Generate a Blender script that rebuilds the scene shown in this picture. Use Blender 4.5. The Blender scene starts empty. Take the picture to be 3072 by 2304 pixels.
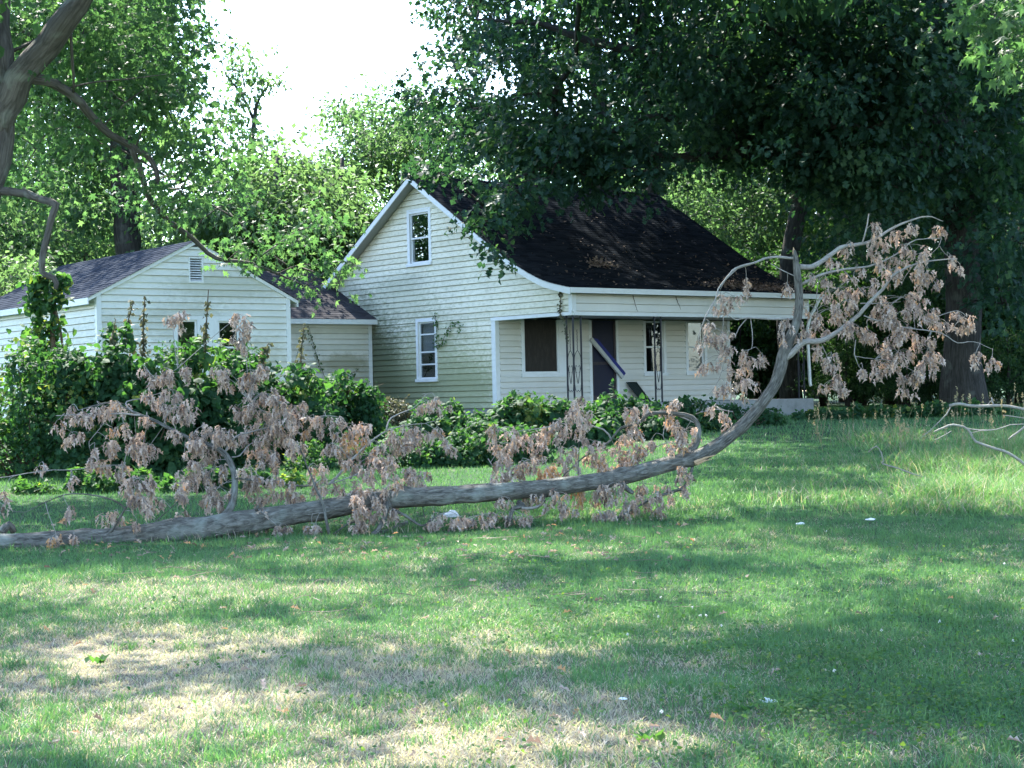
import bpy, math, random
import numpy as np
from mathutils import Vector, Matrix

rng = np.random.default_rng(7)
random.seed(7)
scene = bpy.context.scene
COL = scene.collection

# ------------------------------------------------------------------ camera
FPX, PW, PH = 5300.0, 3072.0, 2304.0
HORIZON, ROLL, EYE = 1185.0, 0.022, 1.6
pitch = math.atan((HORIZON - PH / 2) / FPX)
r0, u0, f0 = Vector((1, 0, 0)), Vector((0, -math.sin(pitch), math.cos(pitch))), Vector((0, math.cos(pitch), math.sin(pitch)))
CU = (u0 * math.cos(ROLL) + r0 * math.sin(ROLL)).normalized()
CR = (r0 * math.cos(ROLL) - u0 * math.sin(ROLL)).normalized()
CF = f0
cam_d = bpy.data.cameras.new('camera')
cam = bpy.data.objects.new('camera', cam_d)
COL.objects.link(cam)
cam.matrix_world = Matrix(((CR.x, CU.x, -CF.x, 0), (CR.y, CU.y, -CF.y, 0), (CR.z, CU.z, -CF.z, EYE), (0, 0, 0, 1)))
cam_d.sensor_width = 36.0
cam_d.lens = 36.0 * FPX / PW
cam_d.clip_start, cam_d.clip_end = 0.1, 2000.0
scene.camera = cam

# ------------------------------------------------------------------ sky, sun, exposure
SUN_EL, SUN_AZ = math.radians(52), math.radians(-24)      # azimuth from +Y towards +X
world = bpy.data.worlds.new('World')
scene.world = world
world.use_nodes = True
wn = world.node_tree
wn.nodes.clear()
sky = wn.nodes.new('ShaderNodeTexSky')
sky.sky_type = 'NISHITA'
sky.sun_disc = False
sky.sun_elevation, sky.sun_rotation = SUN_EL, SUN_AZ
sky.air_density, sky.dust_density, sky.ozone_density = 1.0, 0.8, 2.5
bg = wn.nodes.new('ShaderNodeBackground')
bg.inputs['Strength'].default_value = 0.15
wo = wn.nodes.new('ShaderNodeOutputWorld')
wn.links.new(sky.outputs[0], bg.inputs[0])
wn.links.new(bg.outputs[0], wo.inputs[0])
sun_d = bpy.data.lights.new('sun', 'SUN')
sun_d.energy, sun_d.angle, sun_d.color = 4.3, math.radians(0.53), (1.0, 0.95, 0.86)
sun = bpy.data.objects.new('sun', sun_d)
COL.objects.link(sun)
to_sun = Vector((math.sin(SUN_AZ) * math.cos(SUN_EL), math.cos(SUN_AZ) * math.cos(SUN_EL), math.sin(SUN_EL)))
sun.rotation_euler = to_sun.to_track_quat('Z', 'Y').to_euler()
vs = scene.view_settings
vs.view_transform, vs.look, vs.gamma, vs.use_curve_mapping = 'Standard', 'None', 1.0, False
vs.exposure = 2.6
cy = scene.cycles
cy.max_bounces, cy.diffuse_bounces, cy.glossy_bounces, cy.transmission_bounces, cy.transparent_max_bounces = 6, 3, 2, 4, 8
cy.sample_clamp_indirect = 6.0
cy.caustics_reflective = cy.caustics_refractive = False
cy.use_denoising = True


# ------------------------------------------------------------------ helpers: rays, noise, meshes
def WP(px, py, d):
    """point at depth d (metres along the optical axis) seen at photograph pixel (3072 wide)"""
    p = CF * d + CR * ((px - PW / 2) / FPX * d) + CU * (-(py - PH / 2) / FPX * d)
    return np.array((p.x, p.y, p.z + EYE))

K = 3072 / 2212.0
def WV(vx, vy, d):
    return WP(vx * K, vy * K, d)

def sstep(t):
    t = np.clip(t, 0, 1)
    return t * t * (3 - 2 * t)

class VNoise:
    def __init__(self, seed, n=64):
        self.g = np.random.default_rng(seed).random((n, n)); self.n = n
    def __call__(self, x, y):
        xi, yi = np.floor(x).astype(int), np.floor(y).astype(int)
        fx, fy = x - xi, y - yi
        fx, fy = fx * fx * (3 - 2 * fx), fy * fy * (3 - 2 * fy)
        n, g = self.n, self.g
        a, b = g[xi % n, yi % n], g[(xi + 1) % n, yi % n]
        c, d = g[xi % n, (yi + 1) % n], g[(xi + 1) % n, (yi + 1) % n]
        return (a * (1 - fx) + b * fx) * (1 - fy) + (c * (1 - fx) + d * fx) * fy
N1, N2, N3 = VNoise(1), VNoise(2), VNoise(3)

def gz(x, y):
    x, y = np.asarray(x, float), np.asarray(y, float)
    z = 0.85 * sstep((y - 14) / 33.0) + 0.12 * sstep((y - 46) / 16.0)
    return z + 0.05 * (N1(x * .35, y * .35) - .5) + 0.03 * (N2(x * 1.3, y * 1.3) - .5)

def ground_at(vx, vy):
    lo, hi = 3.0, 120.0
    for _ in range(40):
        m = (lo + hi) / 2
        p = WV(vx, vy, m)
        if p[2] > gz(p[0], p[1]): lo = m
        else: hi = m
    p = WV(vx, vy, lo)
    return np.array((p[0], p[1], float(gz(p[0], p[1]))))

def tag(o, label=None, cat=None, group=None, kind=None):
    for k, v in (('label', label), ('category', cat), ('group', group), ('kind', kind)):
        if v: o[k] = v
    return o

def np_mesh(name, V, faces, mats=(), attrs=None, uv=None, mat_idx=None, smooth=False):
    """V (n,3); faces: list of (m,k) int arrays"""
    me = bpy.data.meshes.new(name)
    V = np.asarray(V, np.float32)
    me.vertices.add(len(V)); me.vertices.foreach_set('co', V.ravel())
    idx = np.concatenate([np.asarray(f, np.int32).ravel() for f in faces])
    tot = np.concatenate([np.full(len(f), np.asarray(f).shape[1], np.int32) for f in faces])
    st = np.concatenate(([0], np.cumsum(tot)[:-1])).astype(np.int32)
    me.loops.add(len(idx)); me.loops.foreach_set('vertex_index', idx)
    me.polygons.add(len(tot)); me.polygons.foreach_set('loop_start', st)
    if mat_idx is not None: me.polygons.foreach_set('material_index', np.asarray(mat_idx, np.int32))
    me.polygons.foreach_set('use_smooth', np.full(len(tot), smooth))
    for m in mats: me.materials.append(m)
    for k, a in (attrs or {}).items():
        a = np.asarray(a, np.float32)
        if a.ndim == 1:
            me.attributes.new(k, 'FLOAT', 'POINT').data.foreach_set('value', a)
        else:
            me.attributes.new(k, 'FLOAT_COLOR', 'POINT').data.foreach_set('color', a.ravel())
    if uv is not None:
        l = me.uv_layers.new(name='UVMap')
        l.data.foreach_set('uv', np.asarray(uv, np.float32)[idx].ravel())
    me.update(calc_edges=True)
    return me

def obj(name, me, parent=None):
    o = bpy.data.objects.new(name, me)
    COL.objects.link(o)
    if parent is not None: o.parent = parent
    return o

def empty(name, loc=(0, 0, 0), rz=0.0):
    o = bpy.data.objects.new(name, None)
    COL.objects.link(o)
    o.location = loc; o.rotation_euler = (0, 0, rz); o.empty_display_size = 0.3
    return o

def unit(a):
    return a / np.maximum(np.linalg.norm(a, axis=-1, keepdims=True), 1e-9)

class Geo:
    """collects vertices, faces, uv and tint; builds ONE mesh"""
    def __init__(self):
        self.V, self.F, self.UV, self.T, self.M, self.n = [], {}, [], [], {}, 0
    def add(self, V, F, uv=None, tint=0.5, mi=0):
        V = np.asarray(V, float).reshape(-1, 3)
        self.V.append(V)
        self.UV.append(np.zeros((len(V), 2)) if uv is None else uv)
        self.T.append(np.broadcast_to(np.asarray(tint, float), (len(V),)))
        for f in (F if isinstance(F, list) else [F]):
            f = np.asarray(f, int)
            self.F.setdefault(f.shape[1], []).append(f + self.n)
            self.M.setdefault(f.shape[1], []).append(np.full(len(f), mi))
        self.n += len(V)
    def hexa(self, P, tint=0.5, mi=0):
        """P: 8 points, 0-3 bottom ring, 4-7 top ring (same order)"""
        self.add(P, np.array([[0, 3, 2, 1], [4, 5, 6, 7], [0, 1, 5, 4], [1, 2, 6, 5], [2, 3, 7, 6], [3, 0, 4, 7]]), None, tint, mi)
    def box(self, a, b, mi=0):
        (x0, y0, z0), (x1, y1, z1) = a, b
        self.hexa([(x0, y0, z0), (x1, y0, z0), (x1, y1, z0), (x0, y1, z0), (x0, y0, z1), (x1, y0, z1), (x1, y1, z1), (x0, y1, z1)], mi=mi)
    def tube(self, pts, radii, n=8, tint=0.5, mi=0, cap=True, rough=0.0, u0=0.0):
        P = np.asarray(pts, float); R = np.asarray(radii, float) * np.ones(len(P))
        T = np.gradient(P, axis=0); T = unit(T)
        a = np.array((0, 0, 1.0)) if abs(T[0][2]) < .9 else np.array((1.0, 0, 0))
        N = np.cross(T[0], a); N /= np.linalg.norm(N)
        ang = np.linspace(0, 2 * np.pi, n, endpoint=False)
        L = np.concatenate(([0], np.cumsum(np.linalg.norm(np.diff(P, axis=0), axis=1)))) + u0
        rings, uvs = [], []
        for i in range(len(P)):
            N = N - T[i] * np.dot(N, T[i]); N /= np.linalg.norm(N) + 1e-9
            B = np.cross(T[i], N)
            rr = R[i] * (1 + rough * (rng.random(n) - .5)) if rough else R[i] * np.ones(n)
            rings.append(P[i] + (np.cos(ang) * rr)[:, None] * N + (np.sin(ang) * rr)[:, None] * B)
            c = np.abs(((ang / np.pi + 1) % 2) - 1)
            uvs.append(np.stack([c * np.pi * max(R.max(), .02), np.full(n, L[i])], 1))
        m = len(P)
        i, j = np.meshgrid(np.arange(m - 1), np.arange(n), indexing='ij')
        q = np.stack([i * n + j, i * n + (j + 1) % n, (i + 1) * n + (j + 1) % n, (i + 1) * n + j], -1).reshape(-1, 4)
        V = np.concatenate(rings); uv = np.concatenate(uvs)
        F = [q]
        if cap:
            V = np.concatenate([V, P[:1], P[-1:]]); uv = np.concatenate([uv, uv[:1], uv[-1:]])
            k = np.arange(n); b = m * n
            F.append(np.concatenate([np.stack([np.full(n, b), (k + 1) % n, k], 1),
                                     np.stack([np.full(n, b + 1), (m - 1) * n + k, (m - 1) * n + (k + 1) % n], 1)]))
        self.add(V, F, uv, tint, mi)
    def leaves(self, tmpl, pos, d, nrm, size, tint, mi=0):
        """tmpl=(verts,tris); pos,d,nrm (n,3); size,tint (n,)"""
        TV, TF = tmpl
        d = unit(np.asarray(d)); nrm = np.asarray(nrm)
        nrm = unit(nrm - d * np.sum(nrm * d, 1, keepdims=True))
        s = np.cross(d, nrm)
        sz = np.asarray(size).reshape(-1, 1, 1)
        V = pos[:, None, :] + sz * (TV[None, :, 0:1] * s[:, None, :] + TV[None, :, 1:2] * d[:, None, :] + TV[None, :, 2:3] * nrm[:, None, :])
        n, k = len(pos), len(TV)
        F = (TF[None] + (np.arange(n) * k)[:, None, None]).reshape(-1, TF.shape[1])
        self.add(V.reshape(-1, 3), F, None, np.repeat(np.asarray(tint) * np.ones(n), k), mi)
    def mesh(self, name, mats, smooth=False):
        F, M = [], []
        for k in self.F:
            F.append(np.concatenate(self.F[k])); M.append(np.concatenate(self.M[k]))
        return np_mesh(name, np.concatenate(self.V), F, mats if isinstance(mats, (list, tuple)) else [mats],
                       {'tint': np.concatenate(self.T)}, np.concatenate(self.UV), np.concatenate(M), smooth)

def spline(pts, step=0.15, radii=None, jit=0.0):
    """Catmull-Rom through pts; returns dense points (and radii)"""
    P = np.asarray(pts, float)
    R = np.ones(len(P)) if radii is None else np.interp(np.linspace(0, 1, len(P)), np.linspace(0, 1, len(radii)), radii)
    Q = np.vstack([2 * P[0] - P[1], P, 2 * P[-1] - P[-2]])
    out, ro = [], []
    for i in range(len(P) - 1):
        p0, p1, p2, p3 = Q[i:i + 4]
        n = max(2, int(np.linalg.norm(p2 - p1) / step))
        for t in np.arange(n) / n:
            out.append(.5 * (2 * p1 + (p2 - p0) * t + (2 * p0 - 5 * p1 + 4 * p2 - p3) * t * t + (3 * p1 - p0 - 3 * p2 + p3) * t ** 3))
            ro.append(R[i] * (1 - t) + R[i + 1] * t)
    out.append(P[-1]); ro.append(R[-1])
    out = np.array(out)
    if jit:
        out[1:-1] += (rng.random((len(out) - 2, 3)) - .5) * jit
    return out, np.array(ro)

# ------------------------------------------------------------------ materials
def new_mat(name):
    m = bpy.data.materials.new(name); m.use_nodes = True
    nt = m.node_tree; nt.nodes.clear()
    out = nt.nodes.new('ShaderNodeOutputMaterial')
    return m, nt, out

def node(nt, t, **kw):
    n = nt.nodes.new(t)
    for k, v in kw.items():
        if k.startswith('i_'): n.inputs[k[2:].replace('_', ' ')].default_value = v
        else: setattr(n, k, v)
    return n

def ramp(nt, stops):
    r = nt.nodes.new('ShaderNodeValToRGB')
    e = r.color_ramp.elements
    while len(e) < len(stops): e.new(0.5)
    for i, (p, c) in enumerate(stops):
        e[i].position = p; e[i].color = (c[0], c[1], c[2], 1)
    return r

def leaf_mat(name, stops, trans, tfac=0.4, rough=0.5, spec=0.25):
    m, nt, out = new_mat(name)
    a = node(nt, 'ShaderNodeAttribute', attribute_name='tint')
    r = ramp(nt, stops); nt.links.new(a.outputs['Fac'], r.inputs[0])
    p = node(nt, 'ShaderNodeBsdfPrincipled', i_Roughness=rough)
    p.inputs['Specular IOR Level'].default_value = spec
    nt.links.new(r.outputs[0], p.inputs['Base Color'])
    t = node(nt, 'ShaderNodeBsdfTranslucent')
    mx = node(nt, 'ShaderNodeMix', data_type='RGBA', blend_type='MULTIPLY')
    mx.inputs[0].default_value = 1.0
    nt.links.new(r.outputs[0], mx.inputs[6]); mx.inputs[7].default_value = (*trans, 1)
    nt.links.new(mx.outputs[2], t.inputs[0])
    ms = node(nt, 'ShaderNodeMixShader'); ms.inputs[0].default_value = tfac
    nt.links.new(p.outputs[0], ms.inputs[1]); nt.links.new(t.outputs[0], ms.inputs[2])
    nt.links.new(ms.outputs[0], out.inputs[0])
    return m

M = {}
M['maple'] = leaf_mat('maple_leaf', [(0, (.030, .070, .032)), (.6, (.055, .110, .045)), (1, (.100, .160, .072))], (1.6, 1.85, 1.1), .50)
M['oak'] = leaf_mat('oak_leaf', [(0, (.014, .040, .032)), (.7, (.026, .064, .046)), (1, (.055, .105, .055))], (2.0, 2.2, .8), .36, .6, .18)
M['far'] = leaf_mat('far_leaf', [(0, (.045, .090, .045)), (.6, (.080, .135, .060)), (1, (.115, .172, .088))], (1.6, 1.8, 1.1), .54)
M['dark'] = leaf_mat('woodland_leaf', [(0, (.018, .046, .024)), (.7, (.032, .075, .034)), (1, (.06, .12, .045))], (2.0, 2.2, .8), .4, .6, .18)
M['vine'] = leaf_mat('vine_leaf', [(0, (.020, .058, .028)), (.55, (.036, .092, .040)), (.9, (.07, .14, .05)), (1, (.20, .22, .06))], (2.0, 2.2, .7), .38, .65, .14)
M['creeper'] = leaf_mat('creeper_leaf', [(0, (.04, .09, .03)), (1, (.08, .15, .05))], (2.0, 2.2, .7), .35)
M['dry_brush'] = leaf_mat('dry_brush_leaf', [(0, (.05, .06, .04)), (.6, (.10, .11, .07)), (1, (.16, .14, .09))], (1.4, 1.3, .9), .3)
M['dead'] = leaf_mat('dead_leaf', [(0, (.13, .095, .08)), (.3, (.34, .27, .225)), (.8, (.57, .48, .415)), (.92, (.50, .33, .20)), (1, (.50, .28, .11))], (1.3, 1.05, .8), .25, .6, .3)
M['litter'] = leaf_mat('leaf_litter', [(0, (.045, .033, .026)), (1, (.17, .125, .095))], (1, 1, 1), .1, .8, .2)
M['petal'] = leaf_mat('clover_petal', [(0, (.6, .6, .55)), (1, (.8, .78, .75))], (1, 1, 1), .3, .7, .2)

def grass_mat(name):
    m, nt, out = new_mat(name)
    a = node(nt, 'ShaderNodeAttribute', attribute_name='Col')
    p = node(nt, 'ShaderNodeBsdfPrincipled', i_Roughness=.55)
    p.inputs['Specular IOR Level'].default_value = .35
    t = node(nt, 'ShaderNodeBsdfTranslucent')
    mx = node(nt, 'ShaderNodeMix', data_type='RGBA', blend_type='MULTIPLY'); mx.inputs[0].default_value = 1
    mx.inputs[7].default_value = (1.5, 1.6, .9, 1)
    nt.links.new(a.outputs['Color'], p.inputs['Base Color']); nt.links.new(a.outputs['Color'], mx.inputs[6])
    nt.links.new(mx.outputs[2], t.inputs[0])
    ms = node(nt, 'ShaderNodeMixShader'); ms.inputs[0].default_value = .35
    nt.links.new(p.outputs[0], ms.inputs[1]); nt.links.new(t.outputs[0], ms.inputs[2]); nt.links.new(ms.outputs[0], out.inputs[0])
    return m
M['grass'] = grass_mat('grass_blade')

def bark_mat(name, c0, c1, c2, su=14, sv=2.2, bump=.6, lichen=0.0, crk=.35):
    """uv.x around (metres), uv.y along (metres)"""
    m, nt, out = new_mat(name)
    uv = node(nt, 'ShaderNodeTexCoord')
    mp = node(nt, 'ShaderNodeMapping'); mp.inputs['Scale'].default_value = (su, sv, 1)
    nt.links.new(uv.outputs['UV'], mp.inputs[0])
    n1 = node(nt, 'ShaderNodeTexNoise', i_Scale=1.6, i_Detail=8.0, i_Roughness=.65, i_Distortion=.6)
    nt.links.new(mp.outputs[0], n1.inputs['Vector'])
    vo = node(nt, 'ShaderNodeTexVoronoi', feature='DISTANCE_TO_EDGE', i_Scale=1.3)
    nt.links.new(mp.outputs[0], vo.inputs['Vector'])
    n2 = node(nt, 'ShaderNodeTexNoise', i_Scale=3.0, i_Detail=4.0)
    nt.links.new(uv.outputs['Object'], n2.inputs['Vector'])
    r = ramp(nt, [(.28, c0), (.5, c1), (.72, c2)])
    nt.links.new(n1.outputs[0], r.inputs[0])
    crack = ramp(nt, [(0, (.25, .25, .25)), (.09, (1, 1, 1))]); nt.links.new(vo.outputs[0], crack.inputs[0])
    mx = node(nt, 'ShaderNodeMix', data_type='RGBA', blend_type='MULTIPLY'); mx.inputs[0].default_value = crk
    nt.links.new(r.outputs[0], mx.inputs[6]); nt.links.new(crack.outputs[0], mx.inputs[7])
    lr = ramp(nt, [(.56, (0, 0, 0)), (.68, (1, 1, 1))]); nt.links.new(n2.outputs[0], lr.inputs[0])
    ml = node(nt, 'ShaderNodeMath', operation='MULTIPLY'); ml.inputs[1].default_value = lichen
    nt.links.new(lr.outputs[0], ml.inputs[0])
    mx2 = node(nt, 'ShaderNodeMix', data_type='RGBA'); nt.links.new(ml.outputs[0], mx2.inputs[0])
    nt.links.new(mx.outputs[2], mx2.inputs[6]); mx2.inputs[7].default_value = (.34, .38, .33, 1)
    p = node(nt, 'ShaderNodeBsdfPrincipled', i_Roughness=.9); p.inputs['Specular IOR Level'].default_value = .15
    nt.links.new(mx2.outputs[2], p.inputs['Base Color'])
    ad = node(nt, 'ShaderNodeMath', operation='MULTIPLY_ADD'); ad.inputs[1].default_value = crk
    nt.links.new(crack.outputs[0], ad.inputs[0]); nt.links.new(n1.outputs[0], ad.inputs[2])
    b = node(nt, 'ShaderNodeBump', i_Strength=bump, i_Distance=.02)
    nt.links.new(ad.outputs[0], b.inputs['Height']); nt.links.new(b.outputs[0], p.inputs['Normal'])
    nt.links.new(p.outputs[0], out.inputs[0])
    return m
M['log'] = bark_mat('log_bark', (.028, .027, .024), (.13, .125, .108), (.26, .25, .22), 20, 5.0, 1.0, .35, .22)
M['twig'] = bark_mat('grey_twig_bark', (.17, .155, .14), (.30, .28, .25), (.40, .38, .35), 30, 6, .4, .2)
M['bark_dark'] = bark_mat('dark_bark', (.018, .017, .015), (.042, .040, .036), (.078, .074, .067), 8, 1.2, .8, .1)
M['bark_grey'] = bark_mat('grey_bark', (.045, .040, .036), (.10, .09, .08), (.17, .155, .14), 9, 1.3, .8, .25)
M['bark_brown'] = bark_mat('brown_vine_bark', (.05, .035, .025), (.12, .085, .06), (.2, .15, .11), 9, 2, .8, .1)

def paint_mat(name, col, rough=.6, dirt=0.0, dirt_col=(.12, .13, .09), scale=3.0, streak=1.0, stains=(), obj_ref=None, bump=.0, metallic=0.0, vary=0.0):
    """paint with patchy dirt; stains: list of (centre, radii, strength, colour) in the building's own coordinates"""
    m, nt, out = new_mat(name)
    tc = node(nt, 'ShaderNodeTexCoord')
    if obj_ref is not None: tc.object = obj_ref
    mp = node(nt, 'ShaderNodeMapping'); mp.inputs['Scale'].default_value = (1, 1, streak)
    nt.links.new(tc.outputs['Object'], mp.inputs[0])
    n1 = node(nt, 'ShaderNodeTexNoise', i_Scale=scale, i_Detail=9.0, i_Roughness=.7)
    nt.links.new(mp.outputs[0], n1.inputs['Vector'])
    n0 = node(nt, 'ShaderNodeTexNoise', i_Scale=.55, i_Detail=4.0)
    nt.links.new(tc.outputs['Object'], n0.inputs['Vector'])
    vr = ramp(nt, [(.3, tuple(c * .86 for c in col)), (.7, col)]); nt.links.new(n0.outputs[0], vr.inputs[0])
    dr = ramp(nt, [(.48, (0, 0, 0)), (.75, (1, 1, 1))]); nt.links.new(n1.outputs[0], dr.inputs[0])
    mu = node(nt, 'ShaderNodeMath', operation='MULTIPLY'); mu.inputs[1].default_value = dirt
    nt.links.new(dr.outputs[0], mu.inputs[0])
    mx = node(nt, 'ShaderNodeMix', data_type='RGBA')
    nt.links.new(mu.outputs[0], mx.inputs[0]); nt.links.new(vr.outputs[0], mx.inputs[6]); mx.inputs[7].default_value = (*dirt_col, 1)
    last = mx.outputs[2]
    for (c, rad, k, sc) in stains:
        sub = node(nt, 'ShaderNodeVectorMath', operation='SUBTRACT'); sub.inputs[1].default_value = c
        nt.links.new(tc.outputs['Object'], sub.inputs[0])
        dv = node(nt, 'ShaderNodeVectorMath', operation='DIVIDE'); dv.inputs[1].default_value = rad
        nt.links.new(sub.outputs[0], dv.inputs[0])
        ln = node(nt, 'ShaderNodeVectorMath', operation='LENGTH'); nt.links.new(dv.outputs[0], ln.inputs[0])
        wob = node(nt, 'ShaderNodeMath', operation='MULTIPLY_ADD'); wob.inputs[1].default_value = -1.3
        nt.links.new(n1.outputs[0], wob.inputs[0]); nt.links.new(ln.outputs[1], wob.inputs[2])
        mr = node(nt, 'ShaderNodeMapRange', interpolation_type='SMOOTHSTEP')
        mr.inputs[1].default_value, mr.inputs[2].default_value, mr.inputs[3].default_value, mr.inputs[4].default_value = .45, -.25, 0, k
        nt.links.new(wob.outputs[0], mr.inputs[0])
        m2 = node(nt, 'ShaderNodeMix', data_type='RGBA')
        nt.links.new(mr.outputs[0], m2.inputs[0]); nt.links.new(last, m2.inputs[6]); m2.inputs[7].default_value = (*sc, 1)
        last = m2.outputs[2]
    if vary:                                   # each board has weathered a little differently
        oi = node(nt, 'ShaderNodeObjectInfo')
        vr2 = ramp(nt, [(0, (1 - vary, 1 - vary * .95, 1 - vary * 1.2)), (.6, (1, 1, 1)), (1, (1 + vary * .3,) * 3)]); nt.links.new(oi.outputs['Random'], vr2.inputs[0])
        mv = node(nt, 'ShaderNodeMix', data_type='RGBA', blend_type='MULTIPLY'); mv.inputs[0].default_value = 1
        nt.links.new(last, mv.inputs[6]); nt.links.new(vr2.outputs[0], mv.inputs[7]); last = mv.outputs[2]
    p = node(nt, 'ShaderNodeBsdfPrincipled', i_Roughness=rough, i_Metallic=metallic)
    p.inputs['Specular IOR Level'].default_value = .3
    nt.links.new(last, p.inputs['Base Color'])
    if bump:
        b = node(nt, 'ShaderNodeBump', i_Strength=bump, i_Distance=.01)
        nt.links.new(n1.outputs[0], b.inputs['Height']); nt.links.new(b.outputs[0], p.inputs['Normal'])
    nt.links.new(p.outputs[0], out.inputs[0])
    return m

def glass_mat(name, refl=.35, tint=(.02, .025, .03)):
    m, nt, out = new_mat(name)
    tr = node(nt, 'ShaderNodeBsdfTransparent'); tr.inputs[0].default_value = (.75, .8, .82, 1)
    g = node(nt, 'ShaderNodeBsdfGlossy', i_Roughness=.01); g.inputs[0].default_value = (.9, .95, 1, 1)
    ms = node(nt, 'ShaderNodeMixShader'); ms.inputs[0].default_value = refl
    nt.links.new(tr.outputs[0], ms.inputs[1]); nt.links.new(g.outputs[0], ms.inputs[2]); nt.links.new(ms.outputs[0], out.inputs[0])
    return m
M['glass'] = glass_mat('window_glass', .4)
M['glass_dim'] = glass_mat('dusty_window_glass', .11)
M['glass_porch'] = glass_mat('shaded_window_glass', .05)

def shingle_mat(name, obj_ref, c0=(.006, .008, .010), c1=(.019, .022, .026), brown=.02):
    m, nt, out = new_mat(name)
    tc = node(nt, 'ShaderNodeTexCoord'); tc.object = obj_ref
    n1 = node(nt, 'ShaderNodeTexNoise', i_Scale=28.0, i_Detail=5.0, i_Roughness=.8)
    n2 = node(nt, 'ShaderNodeTexNoise', i_Scale=.9, i_Detail=6.0)
    mp = node(nt, 'ShaderNodeMapping'); mp.inputs['Scale'].default_value = (3.4, 7.5, .01)
    vo = node(nt, 'ShaderNodeTexVoronoi', i_Scale=1.0, i_Randomness=.55)
    nt.links.new(tc.outputs['Object'], mp.inputs[0]); nt.links.new(mp.outputs[0], vo.inputs['Vector'])
    nt.links.new(tc.outputs['Object'], n1.inputs['Vector']); nt.links.new(tc.outputs['Object'], n2.inputs['Vector'])
    sep = node(nt, 'ShaderNodeSeparateColor'); nt.links.new(vo.outputs['Color'], sep.inputs[0])
    ad = node(nt, 'ShaderNodeMath', operation='MULTIPLY_ADD'); ad.inputs[1].default_value = .5
    nt.links.new(sep.outputs[0], ad.inputs[0]); nt.links.new(n1.outputs[0], ad.inputs[2])
    r = ramp(nt, [(.35, c0), (1.0, c1)]); nt.links.new(ad.outputs[0], r.inputs[0])
    br = ramp(nt, [(.5, (0, 0, 0)), (.72, (1, 1, 1))]); nt.links.new(n2.outputs[0], br.inputs[0])
    mu = node(nt, 'ShaderNodeMath', operation='MULTIPLY'); mu.inputs[1].default_value = brown
    nt.links.new(br.outputs[0], mu.inputs[0])
    mx = node(nt, 'ShaderNodeMix', data_type='RGBA'); nt.links.new(mu.outputs[0], mx.inputs[0])
    nt.links.new(r.outputs[0], mx.inputs[6]); mx.inputs[7].default_value = (.06, .048, .042, 1)
    p = node(nt, 'ShaderNodeBsdfPrincipled', i_Roughness=1.0); p.inputs['Specular IOR Level'].default_value = .0
    b = node(nt, 'ShaderNodeBump', i_Strength=.5, i_Distance=.01); nt.links.new(n1.outputs[0], b.inputs['Height'])
    nt.links.new(b.outputs[0], p.inputs['Normal']); nt.links.new(mx.outputs[2], p.inputs['Base Color']); nt.links.new(p.outputs[0], out.inputs[0])
    return m

M['iron'] = paint_mat('black_iron', (.022, .024, .034), .5, .3, (.05, .04, .035), 9)
M['ply'] = paint_mat('weathered_plywood', (.03, .026, .022), .9, .6, (.075, .06, .05), 14, .3)
M['screen'] = paint_mat('dark_screen_door', (.012, .014, .034), .6, .4, (.03, .024, .03), 5)
M['door_wood'] = paint_mat('dark_door_frame', (.05, .04, .045), .7, .5, (.025, .02, .025), 6)
M['blue'] = paint_mat('blue_paint', (.012, .02, .17), .5, .2, (.03, .03, .09), 8)
M['bleached'] = paint_mat('bleached_board', (.5, .5, .48), .7, .5, (.2, .2, .18), 8)
M['shutter'] = paint_mat('dark_green_shutter', (.012, .024, .022), .6, .3, (.03, .03, .03), 8)
M['concrete'] = paint_mat('weathered_concrete', (.30, .31, .31), .9, .7, (.12, .13, .12), 4, 1, bump=.4)
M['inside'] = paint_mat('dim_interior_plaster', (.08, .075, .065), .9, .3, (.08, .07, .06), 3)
M['curtain'] = paint_mat('grey_blind', (.34, .33, .34), .9, .3, (.2, .2, .2), 5)
M['white_scrap'] = paint_mat('white_scrap_plastic', (.8, .8, .8), .5, .1, (.5, .5, .5), 12)
M['splinter'] = paint_mat('fresh_splintered_wood', (.5, .34, .2), .8, .4, (.3, .2, .12), 30)

# ------------------------------------------------------------------ ground
def axis(lo, hi, fine_lo, fine_hi, fine, coarse_n):
    return np.unique(np.concatenate([fine_lo - np.geomspace(fine, fine_lo - lo, coarse_n)[::-1], np.arange(fine_lo, fine_hi, fine), fine_hi + np.geomspace(fine, hi - fine_hi, coarse_n)]))

DRY = [(ground_at(vx, vy), sx, sy, k) for vx, vy, sx, sy, k in (
    (130, 1400, .9, .9, 1.0), (330, 1390, .9, .7, 1.0), (230, 1480, .8, .6, 1.0), (480, 1440, .8, .7, .55), (360, 1560, .7, .4, .8), (620, 1470, .9, .8, .6),
    (880, 1400, 1.0, .8, .7), (1000, 1480, 1.0, .6, .45), (1250, 1590, .8, .5, .8), (1330, 1640, .6, .3, .8), (860, 1610, .8, .5, .6), (560, 1600, .6, .4, .6),
    (560, 1290, 1.6, .8, .4), (1120, 1500, .9, .7, .6), (150, 1270, 1.0, .7, .2), (1700, 1600, .5, .4, .45), (2000, 1590, .5, .3, .4), (60, 1620, .7, .4, .35), (1480, 1430, .9, .5, .25))]
def dryness(x, y):
    d = .08 + .3 * (N1(x * .8 + 9, y * .8) - .5)
    for c, sx, sy, k in DRY:
        d = d + .66 * k * np.exp(-((x - c[0]) / sx) ** 2 - ((y - c[1]) / (sy * 1.5)) ** 2)
    d = d + .55 * (N2(x * 2.1, y * 2.1) - .5) + .6 * (N3(x * 6, y * 6) - .5)
    return np.clip(d - .3 * sstep((y - 17) / 8), 0, 1)

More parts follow.
